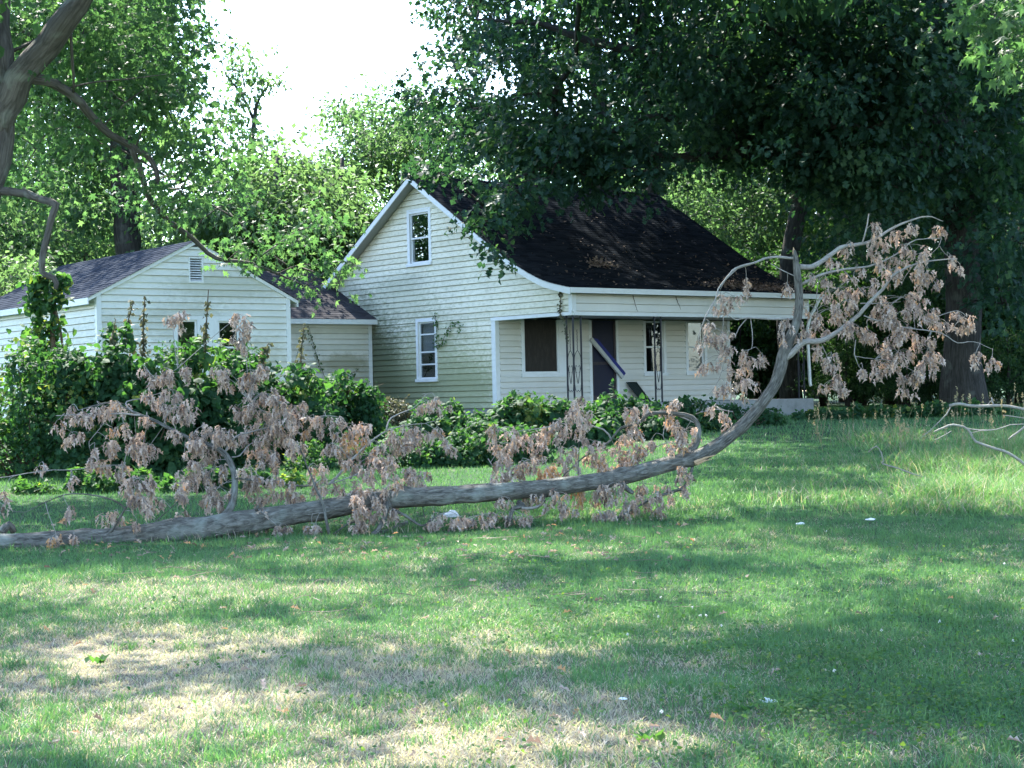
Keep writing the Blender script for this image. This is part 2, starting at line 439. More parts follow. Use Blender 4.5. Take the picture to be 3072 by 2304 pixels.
gx, gy = axis(-300, 300, -24, 24, .45, 24), axis(-60, 420, 5, 66, .4, 24)
X, Y = np.meshgrid(gx, gy, indexing='ij')
Z = gz(X, Y)
nx, ny = len(gx), len(gy)
i, j = np.meshgrid(np.arange(nx - 1), np.arange(ny - 1), indexing='ij')
q = np.stack([i * ny + j, (i + 1) * ny + j, (i + 1) * ny + j + 1, i * ny + j + 1], -1).reshape(-1, 4)
dr = dryness(X.ravel(), Y.ravel())[:, None]
gc = (1 - dr) * np.array((.034, .070, .036)) + dr * np.array((.22, .19, .145))
gc = np.concatenate([gc, np.ones((len(gc), 1))], 1)
def ground_mat():
    m, nt, out = new_mat('thatch_and_soil')
    a = node(nt, 'ShaderNodeAttribute', attribute_name='Col')
    tc = node(nt, 'ShaderNodeTexCoord')
    n1 = node(nt, 'ShaderNodeTexNoise', i_Scale=26.0, i_Detail=8.0, i_Roughness=.75)
    nt.links.new(tc.outputs['Object'], n1.inputs['Vector'])
    r = ramp(nt, [(.3, (.45, .45, .42)), (.7, (1.35, 1.35, 1.3))]); nt.links.new(n1.outputs[0], r.inputs[0])
    mx = node(nt, 'ShaderNodeMix', data_type='RGBA', blend_type='MULTIPLY'); mx.inputs[0].default_value = 1
    nt.links.new(a.outputs['Color'], mx.inputs[6]); nt.links.new(r.outputs[0], mx.inputs[7])
    p = node(nt, 'ShaderNodeBsdfPrincipled', i_Roughness=.95); p.inputs['Specular IOR Level'].default_value = .1
    b = node(nt, 'ShaderNodeBump', i_Strength=.8, i_Distance=.04); nt.links.new(n1.outputs[0], b.inputs['Height'])
    nt.links.new(b.outputs[0], p.inputs['Normal']); nt.links.new(mx.outputs[2], p.inputs['Base Color']); nt.links.new(p.outputs[0], out.inputs[0])
    return m
g = obj('lawn_ground', np_mesh('lawn_ground', np.stack([X, Y, Z], -1).reshape(-1, 3), [q], [ground_mat()], {'Col': gc}, smooth=True))
tag(g, kind='structure')

# ------------------------------------------------------------------ building kit (local: x along the front, y back, z up)
def gable_plane(x0=0.0):                  # facing -x
    return lambda a, z, d: (x0 - d, a, z)
def front_plane(y0=0.0):                  # facing -y
    return lambda a, z, d: (a, y0 - d, z)

def pbox(pl, a0, a1, z0, z1, d0, d1, geo=None):
    ge = geo or Geo()
    ge.hexa([pl(a0, z0, d0), pl(a1, z0, d0), pl(a1, z0, d1), pl(a0, z0, d1), pl(a0, z1, d0), pl(a1, z1, d0), pl(a1, z1, d1), pl(a0, z1, d1)])
    return ge

def part(name, ge, mat, parent, smooth=False):
    return obj(name, ge.mesh(name, mat, smooth), parent)

def clad(parent, pl, lo, hi, z0, z1, lap, openings, mat, thick=.09):
    """lapped boards, each its own object; lo/hi: functions of z"""
    nrow = int(math.ceil((z1 - z0) / lap))
    for k in range(nrow):
        zl, zh = z0 + k * lap, min(z0 + (k + 1) * lap, z1)
        cuts = sorted({zl, zh} | {z for o in openings for z in (o[2], o[3]) if zl + .005 < z < zh - .005})
        jit = random.uniform(-.002, .003)
        for c0, c1 in zip(cuts[:-1], cuts[1:]):
            cm = (c0 + c1) / 2
            spans = [(lo, hi)]
            ev = sorted([o for o in openings if o[2] < cm < o[3]])
            edges = [lo]
            for o in ev: edges += [o[0], o[1]]
            edges.append(hi)
            for e0, e1 in zip(edges[0::2], edges[1::2]):
                f = lambda e, z: e(z) if callable(e) else e
                a0b, a1b, a0t, a1t = f(e0, c0), f(e1, c0), f(e0, c1), f(e1, c1)
                if a1b - a0b < .03: continue
                if a1t - a0t < .01: a1t = a0t + .01
                db = .032 - .026 * (c0 - zl) / lap + jit; dt = .032 - .026 * (c1 - zl) / lap + jit
                lip = .019 if c0 == zl and c1 - c0 > .05 else .001          # drip edge: the board starts above a dark joint
                w_ = lip / (c1 - c0)
                am0, am1 = a0b + (a0t - a0b) * w_, a1b + (a1t - a1b) * w_
                ring = [(a0b, a1b, c0, -thick), (a0b, a1b, c0, -.03), (am0, am1, c0 + lip, -.03), (am0, am1, c0 + lip, db), (a0t, a1t, c1, dt), (a0t, a1t, c1, -thick)]
                ge = Geo()
                ge.add([pl(q0, z_, d_) for q0, q1, z_, d_ in ring] + [pl(q1, z_, d_) for q0, q1, z_, d_ in ring],
                       [np.array([[k2, (k2 + 1) % 6, 6 + (k2 + 1) % 6, 6 + k2] for k2 in range(6)]), np.array([[0, 5, 4, 3, 2, 1], [6, 7, 8, 9, 10, 11]])])
                part('siding_board', ge, mat, parent)

def window(parent, pl, a0, a1, z0, z1, trim, mats, kind='double', glass='glass', curtain=True, head=True, name='window'):
    """outer trim rectangle a0..a1, z0..z1; kind double = two sashes"""
    trimm, = mats
    w = pbox(pl, a0, a0 + trim, z0, z1, -.09, .032)
    if head: pbox(pl, a0 + trim, a1 - trim, z1 - trim, z1, -.09, .030, w)
    pbox(pl, a1 - trim, a1, z0, z1, -.09, .032, w)
    win = part(name, w, trimm, parent)
    part('sill', pbox(pl, a0 - .02, a1 + .02, z0 - .05, z0 + .035, -.09, .075), trimm, win)
    ia0, ia1, iz0, iz1 = a0 + trim, a1 - trim, z0 + .036, z1 - (trim if head else .002)
    s = .045
    if kind == 'double':
        zm = (iz0 + iz1) / 2
        for (b0, b1, dd) in ((iz0, zm + .02, -.045), (zm - .02, iz1, -.02)):
            f = pbox(pl, ia0, ia0 + s, b0, b1, dd - .03, dd)
            pbox(pl, ia1 - s, ia1, b0, b1, dd - .03, dd, f)
            pbox(pl, ia0 + s, ia1 - s, b0, b0 + s, dd - .03, dd - .001, f)
            pbox(pl, ia0 + s, ia1 - s, b1 - s, b1, dd - .03, dd - .001, f)
            part('sash', f, trimm, win)
            part('pane', pbox(pl, ia0 + s, ia1 - s, b0 + s, b1 - s, dd - .02, dd - .014), M[glass], win)
    elif kind == 'four':
        bars = np.linspace(iz0, iz1, 5)
        f = pbox(pl, ia0, ia0 + s, iz0, iz1, -.06, -.03); pbox(pl, ia1 - s, ia1, iz0, iz1, -.06, -.03, f)
        for b in (iz0 + .02, iz0 + .42 * (iz1 - iz0) * .6, iz0 + .47 * (iz1 - iz0), iz0 + .78 * (iz1 - iz0), iz1 - .02):
            pbox(pl, ia0 + s, ia1 - s, b - .02, b + .02, -.06, -.031, f)
        part('sash', f, trimm, win)
        bb = [iz0 + .02, iz0 + .42 * (iz1 - iz0) * .6, iz0 + .47 * (iz1 - iz0), iz0 + .78 * (iz1 - iz0), iz1 - .02]
        for b0, b1 in zip(bb[:-1], bb[1:]):
            part('pane', pbox(pl, ia0 + s, ia1 - s, b0 + .02, b1 - .02, -.05, -.044), M[glass], win)
    if curtain:
        part('blind', pbox(pl, ia0, ia1, iz0 + .45 * (iz1 - iz0) if curtain == 'half' else iz0, iz1, -.16, -.15), M['curtain'], win)
    return win

def roof_courses(parent, prof, x0, x1, mat, exposure=.15, seg=10, lift=.010, xfun=None):
    """prof: eave->ridge polyline (y,z); one object per course"""
    P = np.asarray(prof, float)
    L = np.concatenate(([0], np.cumsum(np.linalg.norm(np.diff(P, axis=0), axis=1))))
    n = int(L[-1] / exposure)
    ss = np.linspace(0, L[-1], n + 1)
    for k in range(n):
        s0, s1 = ss[k], min(ss[k + 1] + .02, L[-1])
        ya, za, yb, zb = np.interp(s0, L, P[:, 0]), np.interp(s0, L, P[:, 1]), np.interp(s1, L, P[:, 0]), np.interp(s1, L, P[:, 1])
        t = np.array((yb - ya, zb - za)); t /= np.linalg.norm(t); nn = np.array((-t[1], t[0]))
        if nn[1] < 0: nn = -nn
        xs = np.linspace(x0, x1, seg + 1)
        j0 = (rng.random(seg + 1) - .5) * .009
        V = []
        for x, jj in zip(xs, j0):
            l = lift + abs(jj) * .3
            V += [(x, ya - t[0] * jj, za - t[1] * jj), (x, ya - t[0] * jj + nn[0] * l, za - t[1] * jj + nn[1] * l), (x, yb + nn[0] * .004, zb + nn[1] * .004)]
        a = np.arange(seg)[:, None] * 3
        F = np.concatenate([a + np.array([[0, 3, 4, 1]]), a + np.array([[1, 4, 5, 2]])])
        ge = Geo(); ge.add(V, F)
        part('shingle_course', ge, mat, parent)

# ------------------------------------------------------------------ farmhouse
HZ = 1.27
HROT = math.radians(39)
house = empty('farmhouse', (1.565, 44.56, HZ), HROT)
tag(house, 'cream lap-sided farmhouse with black swept roof and recessed front porch', 'house')
STAINS = [((0, 6.2, .5), (3, 4.6, 1.9), .85, (.40, .41, .24)), ((0, 8.0, 3.0), (3, 3.0, .8), .5, (.46, .46, .32)), ((0, 8.6, 1.0), (3, 1.7, 2.3), .95, (.105, .125, .07)), ((0, 7.6, .55), (3, 2.4, 1.0), .75, (.17, .19, .11)),
          ((0, 9.3, 2.6), (3, .9, 1.0), .6, (.14, .15, .10)), ((0, 4.6, .4), (3, 2.2, 1.1), .55, (.22, .25, .15)), ((0, 10.4, 3.4), (3, 1.6, .5), .4, (.2, .21, .15)),
          ((0, 7.4, 3.6), (3, 1.6, .35), .3, (.25, .27, .2)), ((0, 6.1, 1.6), (3, 1.8, 1.6), .45, (.28, .30, .19))]
siding = paint_mat('cream_siding', (.74, .715, .585), .55, .8, (.36, .36, .23), 6, 2.2, STAINS, house, vary=.12)
siding_clean = paint_mat('white_porch_siding', (.66, .65, .60), .55, .15, (.4, .4, .36), 4, 1, (), house, vary=.07)
trim = paint_mat('white_trim', (.72, .74, .74), .5, .3, (.42, .44, .42), 6, 1, (), house)
shingles = shingle_mat('black_shingles', house)
ceil_m = paint_mat('porch_ceiling_paint', (.35, .36, .36), .7, .3, (.2, .2, .2), 3)

HL, YB, YC = 8.87, 12.6, 3.14            # length along front, back wall, recessed wall
prof_f = [(-.35, 2.99), (0, 3.06), (.69, 3.23), (1.61, 3.62), (2.67, 4.2), (6.4, 6.5)]
pf = np.array(prof_f)
pfs, _ = spline(np.c_[pf, np.zeros(len(pf))], .3); pfs = pfs[:, :2]
prof_b = [(13.0, 2.41), (6.4, 6.5)]
UND = .11
def y_front(z): return float(np.interp(z + UND, pfs[:, 1], pfs[:, 0])) if z + UND > 3.07 else 0.0
def y_back(z): return min(YB, float(np.interp(z + UND, [2.41, 6.5], [13.0, 6.4])))
FRZ = 2.42                                # underside of the porch frieze boards
wall = part('gable_wall', pbox(gable_plane(), YC + .1, YB, -.45, -.02, -.2, -.01), M['concrete'], house)   # foundation course carries the boards
gp = gable_plane()
win_hi, win_lo = (5.89, 7.03, 4.06, 5.62), (5.72, 6.71, .80, 2.53)
ops = [(win_hi[0] + .05, win_hi[1] - .05, win_hi[2], win_hi[3] - .05), (win_lo[0] + .05, win_lo[1] - .05, win_lo[2], win_lo[3] - .05)]
LAP = .158
zsplit = -.02 + LAP * 16
clad(wall, gp, lambda z: YC + .14, y_back, -.02, 2.40, LAP, ops[1:], siding)
clad(wall, gp, lambda z: y_front(z) + (.10 if z < 2.99 else .02), y_back, 2.402, 6.28, LAP, ops, siding)
window(house, gp, *win_hi, .12, (trim,), 'double', 'glass', False)
window(house, gp, *win_lo, .10, (trim,), 'four', 'glass_dim', 'half')
# porch: recessed wall, frieze, corner boards
fp = front_plane(YC)
pw = part('porch_wall', pbox(fp, .1, HL, -.40, .0, -.2, -.01), M['concrete'], house)
W1, DR, W2, W3 = (.86, 2.44, .86, 2.36), (3.30, 4.40, .1, 2.36), (5.36, 6.26, .84, 2.36), (7.05, 7.92, .84, 2.36)
clad(pw, fp, lambda z: .12, lambda z: HL - .1, .03, 2.38, LAP, [(W1[0] + .04, W1[1] - .04, W1[2], 2.4), (DR[0] + .04, DR[1] - .04, .03, 2.4),
     (W2[0] + .04, W2[1] - .04, W2[2], 2.4), (W3[0] + .04, W3[1] - .04, W3[2], 2.4)], siding_clean)
part('corner_board', pbox(gable_plane(.028), YC - .03, YC + .14, -.05, 2.38, -.08, .06), trim, house)
part('corner_board', pbox(fp, HL - .1, HL + .02, .0, 2.38, -.12, .035), trim, house)
w1 = part('boarded_window', pbox(fp, W1[0], W1[0] + .09, .90, 2.36, -.09, .04), trim, house)
tag(w1, 'window closed off with dark weathered plywood')
part('casing', pbox(fp, W1[1] - .26, W1[1], .90, 2.36, -.09, .04), trim, w1)
part('sill', pbox(fp, W1[0] - .02, W1[1] + .02, .80, .90, -.09, .07), trim, w1)
part('plywood_sheet', pbox(fp, W1[0] + .09, W1[1] - .26, .90, 2.36, -.09, -.02), M['ply'], w1)
ge = pbox(fp, W1[0] + .09, W1[0] + .13, .90, 2.36, -.02, .015); pbox(fp, W1[0] + .13, W1[1] - .30, .90, .95, -.02, .014, ge); pbox(fp, W1[1] - .30, W1[1] - .26, .90, 2.36, -.02, .015, ge)
part('stop_bead', ge, trim, w1)
window(house, fp, *W2, .10, (trim,), 'double', 'glass_porch', False, head=False)
window(house, fp, *W3, .10, (trim,), 'double', 'glass_porch', True, head=False)
door = part('screen_door', pbox(fp, DR[0] + .13, DR[1] - .11, .12, 2.36, -.06, -.03), M['screen'], house)
ge = pbox(fp, DR[0], DR[0] + .10, .06, 2.36, -.09, .03)
part('door_casing', ge, trim, door)
part('door_casing', pbox(fp, DR[1] - .08, DR[1], .06, 2.36, -.09, .03), trim, door)
ge = pbox(fp, DR[0] + .10, DR[0] + .17, .10, 2.36, -.05, -.005); pbox(fp, DR[1] - .15, DR[1] - .08, .10, 2.36, -.05, -.005, ge)
pbox(fp, DR[0] + .17, DR[1] - .15, .10, .26, -.05, -.006, ge); pbox(fp, DR[0] + .17, DR[1] - .15, 1.12, 1.20, -.05, -.006, ge)
part('door_frame', ge, M['door_wood'], door)
part('door_handle', pbox(fp, DR[1] - .14, DR[1] - .11, 1.02, 1.14, -.005, .03), M['iron'], door)
# frieze over the porch front
fr = part('frieze', pbox(front_plane(0), .0, HL, 2.31, 2.40, -.12, .045), trim, house)
part('frieze_trim', pbox(gp, .0, YC + .14, 2.312, 2.401, -.12, .05), trim, fr)
clad(fr, front_plane(0), lambda z: .10, lambda z: HL - .08, 2.402, 2.86, .20, [], siding_clean)
part('corner_board', pbox(front_plane(0), -.04, .10, 2.403, 2.98, -.06, .032), trim, fr)
part('corner_board', pbox(gable_plane(-.0), .03, .10, 2.403, 2.96, -.06, .038), trim, fr)
part('corner_board', pbox(front_plane(0), HL - .08, HL, 2.403, 2.86, -.06, .032), trim, fr)
ge = Geo(); ge.box((.05, .05, 2.41), (HL, YC - .0, 2.44)); part('porch_ceiling', ge, ceil_m, house)
# the walls nobody sees from the lawn keep the rooms dark
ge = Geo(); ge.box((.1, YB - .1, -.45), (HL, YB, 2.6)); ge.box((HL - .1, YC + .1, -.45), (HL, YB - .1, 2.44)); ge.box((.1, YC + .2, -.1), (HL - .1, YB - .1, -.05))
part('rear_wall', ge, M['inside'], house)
ge = Geo(); pr = [(0.0, 2.45), (0.0, 2.9)] + [(y, z - UND - .02) for y, z in pfs if y > .1] + [(YB, 2.45)]
V = [(HL - .1, y, z) for y, z in pr] + [(HL, y, z) for y, z in pr]; n = len(pr)
ge.add(V, [np.array([[k, (k + 1) % n, n + (k + 1) % n, n + k] for k in range(n)]), np.array([list(range(n))]), np.array([list(range(2 * n - 1, n - 1, -1))])])
part('far_gable', ge, siding, house)
# porch slab
ge = Geo(); ge.box((.16, -.06, -.72), (HL + .06, YC - .05, .05)); slab = part('porch_slab', ge, M['concrete'], house)
# roof
ROOF_X0, ROOF_X1 = -.36, HL + .34
deck = Geo()
full = list(map(tuple, pfs)) + [(13.0, 2.41)]
n = len(full); V = []
for x in (ROOF_X0, ROOF_X1):
    V += [(x, y, z) for y, z in full] + [(x, y, z - .09) for y, z in full]
Fq = []
for k in range(n - 1):
    Fq += [[k, k + 1, 2 * n + k + 1, 2 * n + k], [n + k, 3 * n + k, 3 * n + k + 1, n + k + 1], [k, n + k, n + k + 1, k + 1], [2 * n + k, 2 * n + k + 1, 3 * n + k + 1, 3 * n + k]]
Fq += [[0, 2 * n, 3 * n, n], [n - 1, 2 * n - 1, 4 * n - 1, 3 * n - 1]]
deck.add(V, np.array(Fq))
roof = part('roof', deck, ceil_m, house)
def rake(x0, x1, seq, top, bot, name):
    ge = Geo(); s = np.array(seq); m = len(s)
    V = [(x, y, z + dz) for x in (x0, x1) for dz in (top, bot) for y, z in s]
    F = []
    for k in range(m - 1):
        F += [[k, k + 1, m + k + 1, m + k], [2 * m + k, 3 * m + k, 3 * m + k + 1, 2 * m + k + 1], [k, 2 * m + k, 2 * m + k + 1, k + 1], [m + k, m + k + 1, 3 * m + k + 1, 3 * m + k]]
    F += [[0, m, 3 * m, 2 * m], [m - 1, 3 * m - 1, 4 * m - 1, 2 * m - 1]]
    ge.add(V, np.array(F)); return part(name, ge, trim, roof)
rake(ROOF_X0 - .03, ROOF_X0 + .002, pfs, -.012, -.17, 'rake_board')
rake(ROOF_X0 - .03, ROOF_X0 + .002, [(6.42, 6.5), (13.0, 2.41)], -.012, -.17, 'rake_board')
rake(ROOF_X1 - .002, ROOF_X1 + .03, pfs, -.012, -.17, 'rake_board')
part('fascia', pbox(front_plane(-.35), ROOF_X0 - .03, ROOF_X1 + .03, 2.85, 2.985, -.002, .03), trim, roof)
roof_courses(roof, pfs, ROOF_X0 - .04, ROOF_X1 + .04, shingles)
ge = Geo(); ge.add([(ROOF_X0 - .04, 6.4, 6.512), (ROOF_X1 + .04, 6.4, 6.512), (ROOF_X1 + .04, 13.03, 2.41), (ROOF_X0 - .04, 13.03, 2.41)], np.array([[0, 1, 2, 3]]))
part('rear_shingles', ge, shingles, roof)
ge = Geo()
for k in range(32):
    x0 = ROOF_X0 - .04 + k * .298
    ge.hexa([(x0, 6.27, 6.45), (x0 + .31, 6.27, 6.45), (x0 + .31, 6.53, 6.45), (x0, 6.53, 6.45), (x0, 6.38, 6.535 + k % 2 * .003), (x0 + .31, 6.38, 6.53), (x0 + .31, 6.42, 6.53), (x0, 6.42, 6.53)])
part('ridge_cap', ge, shingles, roof)
# downspout
pts, rr = spline([(HL + .1, -.34, 2.86), (HL + .02, -.2, 2.55), (HL - .10, -.06, 2.1), (HL - .03, -.02, .62), (HL - .02, -.05, .40)], .2)
ge = Geo(); ge.tube(pts, .045, 4); dsp = part('downspout', ge, trim, house)
# wrought iron posts
def scroll(c, w, z0, z1, axis_v):
    c = np.array(c); a = np.array(axis_v)
    P = []
    for s in (-1, 1):
        pass
    return P
def iron_post(bars, z0, z1, hearts):
    ge = Geo()
    for (x, y) in bars: ge.box((x - .017, y - .017, z0), (x + .017, y + .017, z1))
    root = part('porch_post', ge, M['iron'], house)
    for (p, q_) in hearts:
        p, q_ = np.array(p, float), np.array(q_, float); mid = (p + q_) / 2
        def at(s, z): return (*(mid + (q_ - p) * .5 * s), z)
        ge = Geo()
        for s in (-1, 1):
            ge.tube(spline([at(s * .95, 1.05), at(s * .9, 1.25), at(s * .5, 1.36), at(0.03 * s, 1.42)], .05)[0], .008, 5)
            ge.tube(spline([at(s * .95, 1.05), at(s * .45, .8), at(s * .03, .58)], .08)[0], .008, 5)
            ge.tube(spline([at(s * .9, .55), at(s * .75, .42), at(s * .3, .38), at(0, .42)], .05)[0], .008, 5)
            ge.tube(spline([at(s * .2, 1.0), at(s * .55, 1.05), at(s * .6, .9), at(s * .3, .86)], .04)[0], .006, 5)
        ge.tube([at(0, 1.42), at(0, 1.95)], .007, 5)
        for kk in range(6): ge.tube(spline([at(.12, 1.45 + kk * .085), at(-.12, 1.49 + kk * .085), at(.12, 1.53 + kk * .085)], .03)[0], .006, 4)
        part('scrollwork', ge, M['iron'], root)
    return root
iron_post([(.05, .05), (.05, .30), (.31, .05)], .05, 2.32, [((.05, .067), (.05, .283)), ((.067, .05), (.293, .05))])
iron_post([(2.88, .05), (3.11, .05)], .05, 2.32, [((2.897, .05), (3.093, .05))])
iron_post([(8.45, .05), (8.68, .05)], .05, 2.32, [((8.467, .05), (8.663, .05))])
# leaf litter on the lower roof
ge = Geo()
kite = (np.array([(0, 0, 0), (-.35, .45, .1), (0, 1, -.05), (.35, .45, .1)], float), np.array([[0, 2, 1], [0, 3, 2]]))
n = 1700
lx = np.concatenate([rng.normal(7.2, .9, n - 300), rng.uniform(.3, 9, 300)]); ls = np.abs(np.concatenate([rng.normal(.9, .35, n - 300), rng.uniform(.1, 6, 300)]))
PL = np.concatenate(([0], np.cumsum(np.linalg.norm(np.diff(pfs, axis=0), axis=1))))
ly, lz = np.interp(ls, PL, pfs[:, 0]), np.interp(ls, PL, pfs[:, 1])
ge.leaves(kite, np.c_[lx, ly, lz + .03 + rng.random(n) * .03], rng.normal(0, 1, (n, 3)) * (1, .7, .3), rng.normal(0, .35, (n, 3)) + (0, -.5, 1), rng.uniform(.05, .12, n), rng.random(n))
n = 160
lx = rng.normal(2.75, .22, n); ls = rng.normal(2.45, .16, n); ly, lz = np.interp(ls, PL, pfs[:, 0]), np.interp(ls, PL, pfs[:, 1])
ge.leaves(kite, np.c_[lx, ly, lz + .05], rng.normal(0, 1, (n, 3)) * (1, .7, .3), rng.normal(0, .35, (n, 3)) + (0, -.5, 1), rng.uniform(.08, .14, n), .9 + .1 * rng.random(n))
ll = part('leaf_litter', ge, M['litter'], roof); ll['kind'] = 'stuff'

def local_thing(name, base, rz, label, cat):
    return tag(empty(name, base, rz), label, cat)
# board nailed across the door, shutter leaning by it
bar = empty('barricade_board', house.location, HROT)
tag(bar, 'plank with blue face and pale edge slanting across the porch door', 'board')
p0, p1 = np.array((3.28, 1.80)), np.array((4.44, .72)); dd_ = p1 - p0; nn_ = np.array((-dd_[1], dd_[0])) / np.linalg.norm(dd_)
if nn_[1] < 0: nn_ = -nn_
for nm, o0, o1, yy0, yy1, mm in (('pale_edge', 0, .10, YC - .12, YC - .05, M['bleached']), ('blue_face', .102, .215, YC - .10, YC - .05, M['blue'])):
    ge = Geo(); c = [p0 + nn_ * o0, p1 + nn_ * o0, p1 + nn_ * o1, p0 + nn_ * o1 + (dd_ / np.linalg.norm(dd_) * (.18 if nm == 'blue_face' else 0))]
    ge.hexa([(a[0], yy0, a[1]) for a in c] + [(a[0], yy1, a[1]) for a in c]); part(nm, ge, mm, bar)
sh = empty('shutter', house.location, HROT)
tag(sh, 'dark green louvred shutter leaning on porch wall right of the door', 'shutter')
def leanp(a, s, d):                        # a across, s up the shutter, d thickness: leans sideways and back
    return (4.62 + a + .28 * (1 - s / .95), YC - .06 - .30 * (1 - s / .95) - d, .055 + s * .60)
def lbox(a0, a1, s0, s1, d0, d1, ge):
    ge.hexa([leanp(a0, s0, d0), leanp(a1, s0, d0), leanp(a1, s0, d1), leanp(a0, s0, d1), leanp(a0, s1, d0), leanp(a1, s1, d0), leanp(a1, s1, d1), leanp(a0, s1, d1)])
ge = Geo(); lbox(0, .05, 0, .95, 0, .035, ge); lbox(.33, .38, 0, .95, 0, .035, ge); lbox(.05, .33, 0, .06, 0, .034, ge); lbox(.05, .33, .89, .95, 0, .034, ge)
part('shutter_frame', ge, M['shutter'], sh)
for k in range(13):
    ge = Geo(); s = .07 + k * .063; lbox(.052, .328, s, s + .0625, .004, .018 + .006 * (k % 2), ge); part('louvre', ge, M['shutter'], sh)

# ------------------------------------------------------------------ linking passage between farmhouse and annex
link = empty('linking_passage', house.location, HROT)
tag(link, 'low white-sided passage with lean roof joining annex to farmhouse', 'building')
LSt = [((-1.0, 8.9, 1.35), (1.1, 2, .35), .8, (.30, .29, .2)), ((-.3, 8.9, .9), (.6, 2, .5), .6, (.28, .28, .2)), ((-2, 8.9, .3), (1.2, 2, .4), .5, (.33, .33, .26))]
link_sid = paint_mat('pale_passage_siding', (.66, .65, .58), .55, .25, (.36, .36, .3), 5, 1.5, LSt, link, vary=.12)
lp = front_plane(8.9)
lw = part('front_wall', pbox(lp, -3.6, -.06, -.45, -.02, -.2, -.01), M['concrete'], link)
clad(lw, lp, lambda z: -3.6, lambda z: -.16, -.02, 2.52, LAP, [], link_sid)
part('corner_board', pbox(lp, -.16, -.04, -.05, 2.52, -.06, .035), trim, link)
ge = Geo(); ge.hexa([(-3.7, 8.62, 2.50), (.0 - .03, 8.62, 2.50), (-.03, 12.0, 4.10), (-3.7, 12.0, 4.10), (-3.7, 8.62, 2.60), (-.03, 8.62, 2.60), (-.03, 12.0, 4.20), (-3.7, 12.0, 4.20)])
lroof = part('roof', ge, ceil_m, link)
part('fascia', pbox(front_plane(8.62), -3.7, -.02, 2.46, 2.60, -.002, .03), trim, lroof)
lsh = shingle_mat('brown_grey_shingles', link, (.028, .029, .033), (.065, .064, .068), .4)
roof_courses(lroof, [(8.60, 2.605), (12.0, 4.205)], -3.7, -.03, lsh, .16, 5)
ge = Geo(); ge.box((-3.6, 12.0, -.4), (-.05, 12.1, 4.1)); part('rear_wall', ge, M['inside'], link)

# ------------------------------------------------------------------ annex (left outbuilding)
AROT = math.radians(36)
annex = empty('annex_building', (-5.7 - .809 * 5.23, 45.5 - .588 * 5.23, HZ), AROT)
tag(annex, 'gabled annex with white siding, slatted vent and grey shingle roof behind bushes', 'building')
ASt = [((3.4, 0, 3.2), (1.8, 3, .5), .5, (.38, .39, .3)), ((2.2, 0, 2.3), (1.6, 3, .7), .5, (.34, .35, .28)), ((4.2, 0, 1.2), (1.4, 3, .9), .55, (.38, .37, .28)), ((.3, 0, 2.0), (.8, 3, .6), .4, (.3, .32, .24))]
asid = paint_mat('annex_siding', (.72, .73, .68), .5, .25, (.36, .38, .3), 5, 1.6, ASt, annex, vary=.09)
ash = shingle_mat('slate_grey_shingles', annex, (.020, .024, .032), (.045, .052, .066), .08)
AW, AL, AE, AP = 5.23, 8.5, 3.01, 4.35
def a_lo(z): return max(0.0, (z - AE + .06) / (AP - AE) * AW / 2) if z > AE - .06 else 0.0
afp = front_plane(0)
aw = part('front_wall', pbox(afp, 0, AW, -.5, -.02, -.2, -.01), M['concrete'], annex)
AWIN = [(2.02, 2.62, .75, 2.18), (2.62, 3.22, .75, 2.18), (3.22, 3.86, .75, 2.18)]
VENT = (2.42, 2.82, 3.30, 3.94)
clad(aw, afp, lambda z: a_lo(z) + (.1 if z < AE else 0), lambda z: AW - a_lo(z) - (.1 if z < AE else 0), -.02, AP - .16, .165,
     [(2.06, 3.82, .98, 2.42), (VENT[0] + .03, VENT[1] - .03, VENT[2] + .03, VENT[3] - .03)], asid)
part('corner_board', pbox(afp, -.02, .1, -.05, AE - .03, -.1, .036), trim, annex)
part('corner_board', pbox(afp, AW - .1, AW + .02, -.05, AE - .03, -.1, .036), trim, annex)
window(annex, afp, 1.98, 2.72, .98, 2.47, .1, (trim,), 'double', 'glass_dim', False)
part('mullion_board', pbox(afp, 2.722, 3.08, .98, 2.47, -.09, .028), trim, annex)
window(annex, afp, 3.082, 3.90, .98, 2.47, .12, (trim,), 'double', 'glass_porch', False)
ge = pbox(afp, VENT[0], VENT[0] + .04, VENT[2], VENT[3], -.09, .03); pbox(afp, VENT[1] - .04, VENT[1], VENT[2], VENT[3], -.09, .03, ge)
pbox(afp, VENT[0] + .04, VENT[1] - .04, VENT[2], VENT[2] + .04, -.09, .029, ge); pbox(afp, VENT[0] + .04, VENT[1] - .04, VENT[3] - .04, VENT[3], -.09, .029, ge)
vent = part('gable_vent', ge, trim, annex)
for k in range(9):
    z = VENT[2] + .05 + k * .061
    ge = Geo(); ge.hexa([(VENT[0] + .04, -.015, z), (VENT[1] - .04, -.015, z), (VENT[1] - .04, .05, z + .03), (VENT[0] + .04, .05, z + .03), (VENT[0] + .04, -.01, z + .012), (VENT[1] - .04, -.01, z + .012), (VENT[1] - .04, .05, z + .042), (VENT[0] + .04, .05, z + .042)])
    part('louvre', ge, trim, vent)
asp = gable_plane(0)
sw = part('side_wall', pbox(asp, .05, AL, -.5, -.02, -.2, -.01), M['concrete'], annex)
clad(sw, asp, lambda z: .07, lambda z: AL, -.02, AE - .12, .165, [(4.3, 5.3, .8, 2.1)], asid)
window(annex, asp, 4.25, 5.35, .75, 2.15, .1, (trim,), 'double', 'glass_dim', True)
ge = Geo(); ge.box((.1, .1, 2.80), (AW - .1, AL - .1, 2.84)); part('ceiling', ge, M['inside'], annex)
ge = Geo(); ge.box((AW - .1, .1, -.5), (AW, AL, AE - .1)); ge.box((.1, AL - .1, -.5), (AW - .1, AL, AE - .1)); ge.box((.1, .1, -.1), (AW - .1, AL - .1, -.05))
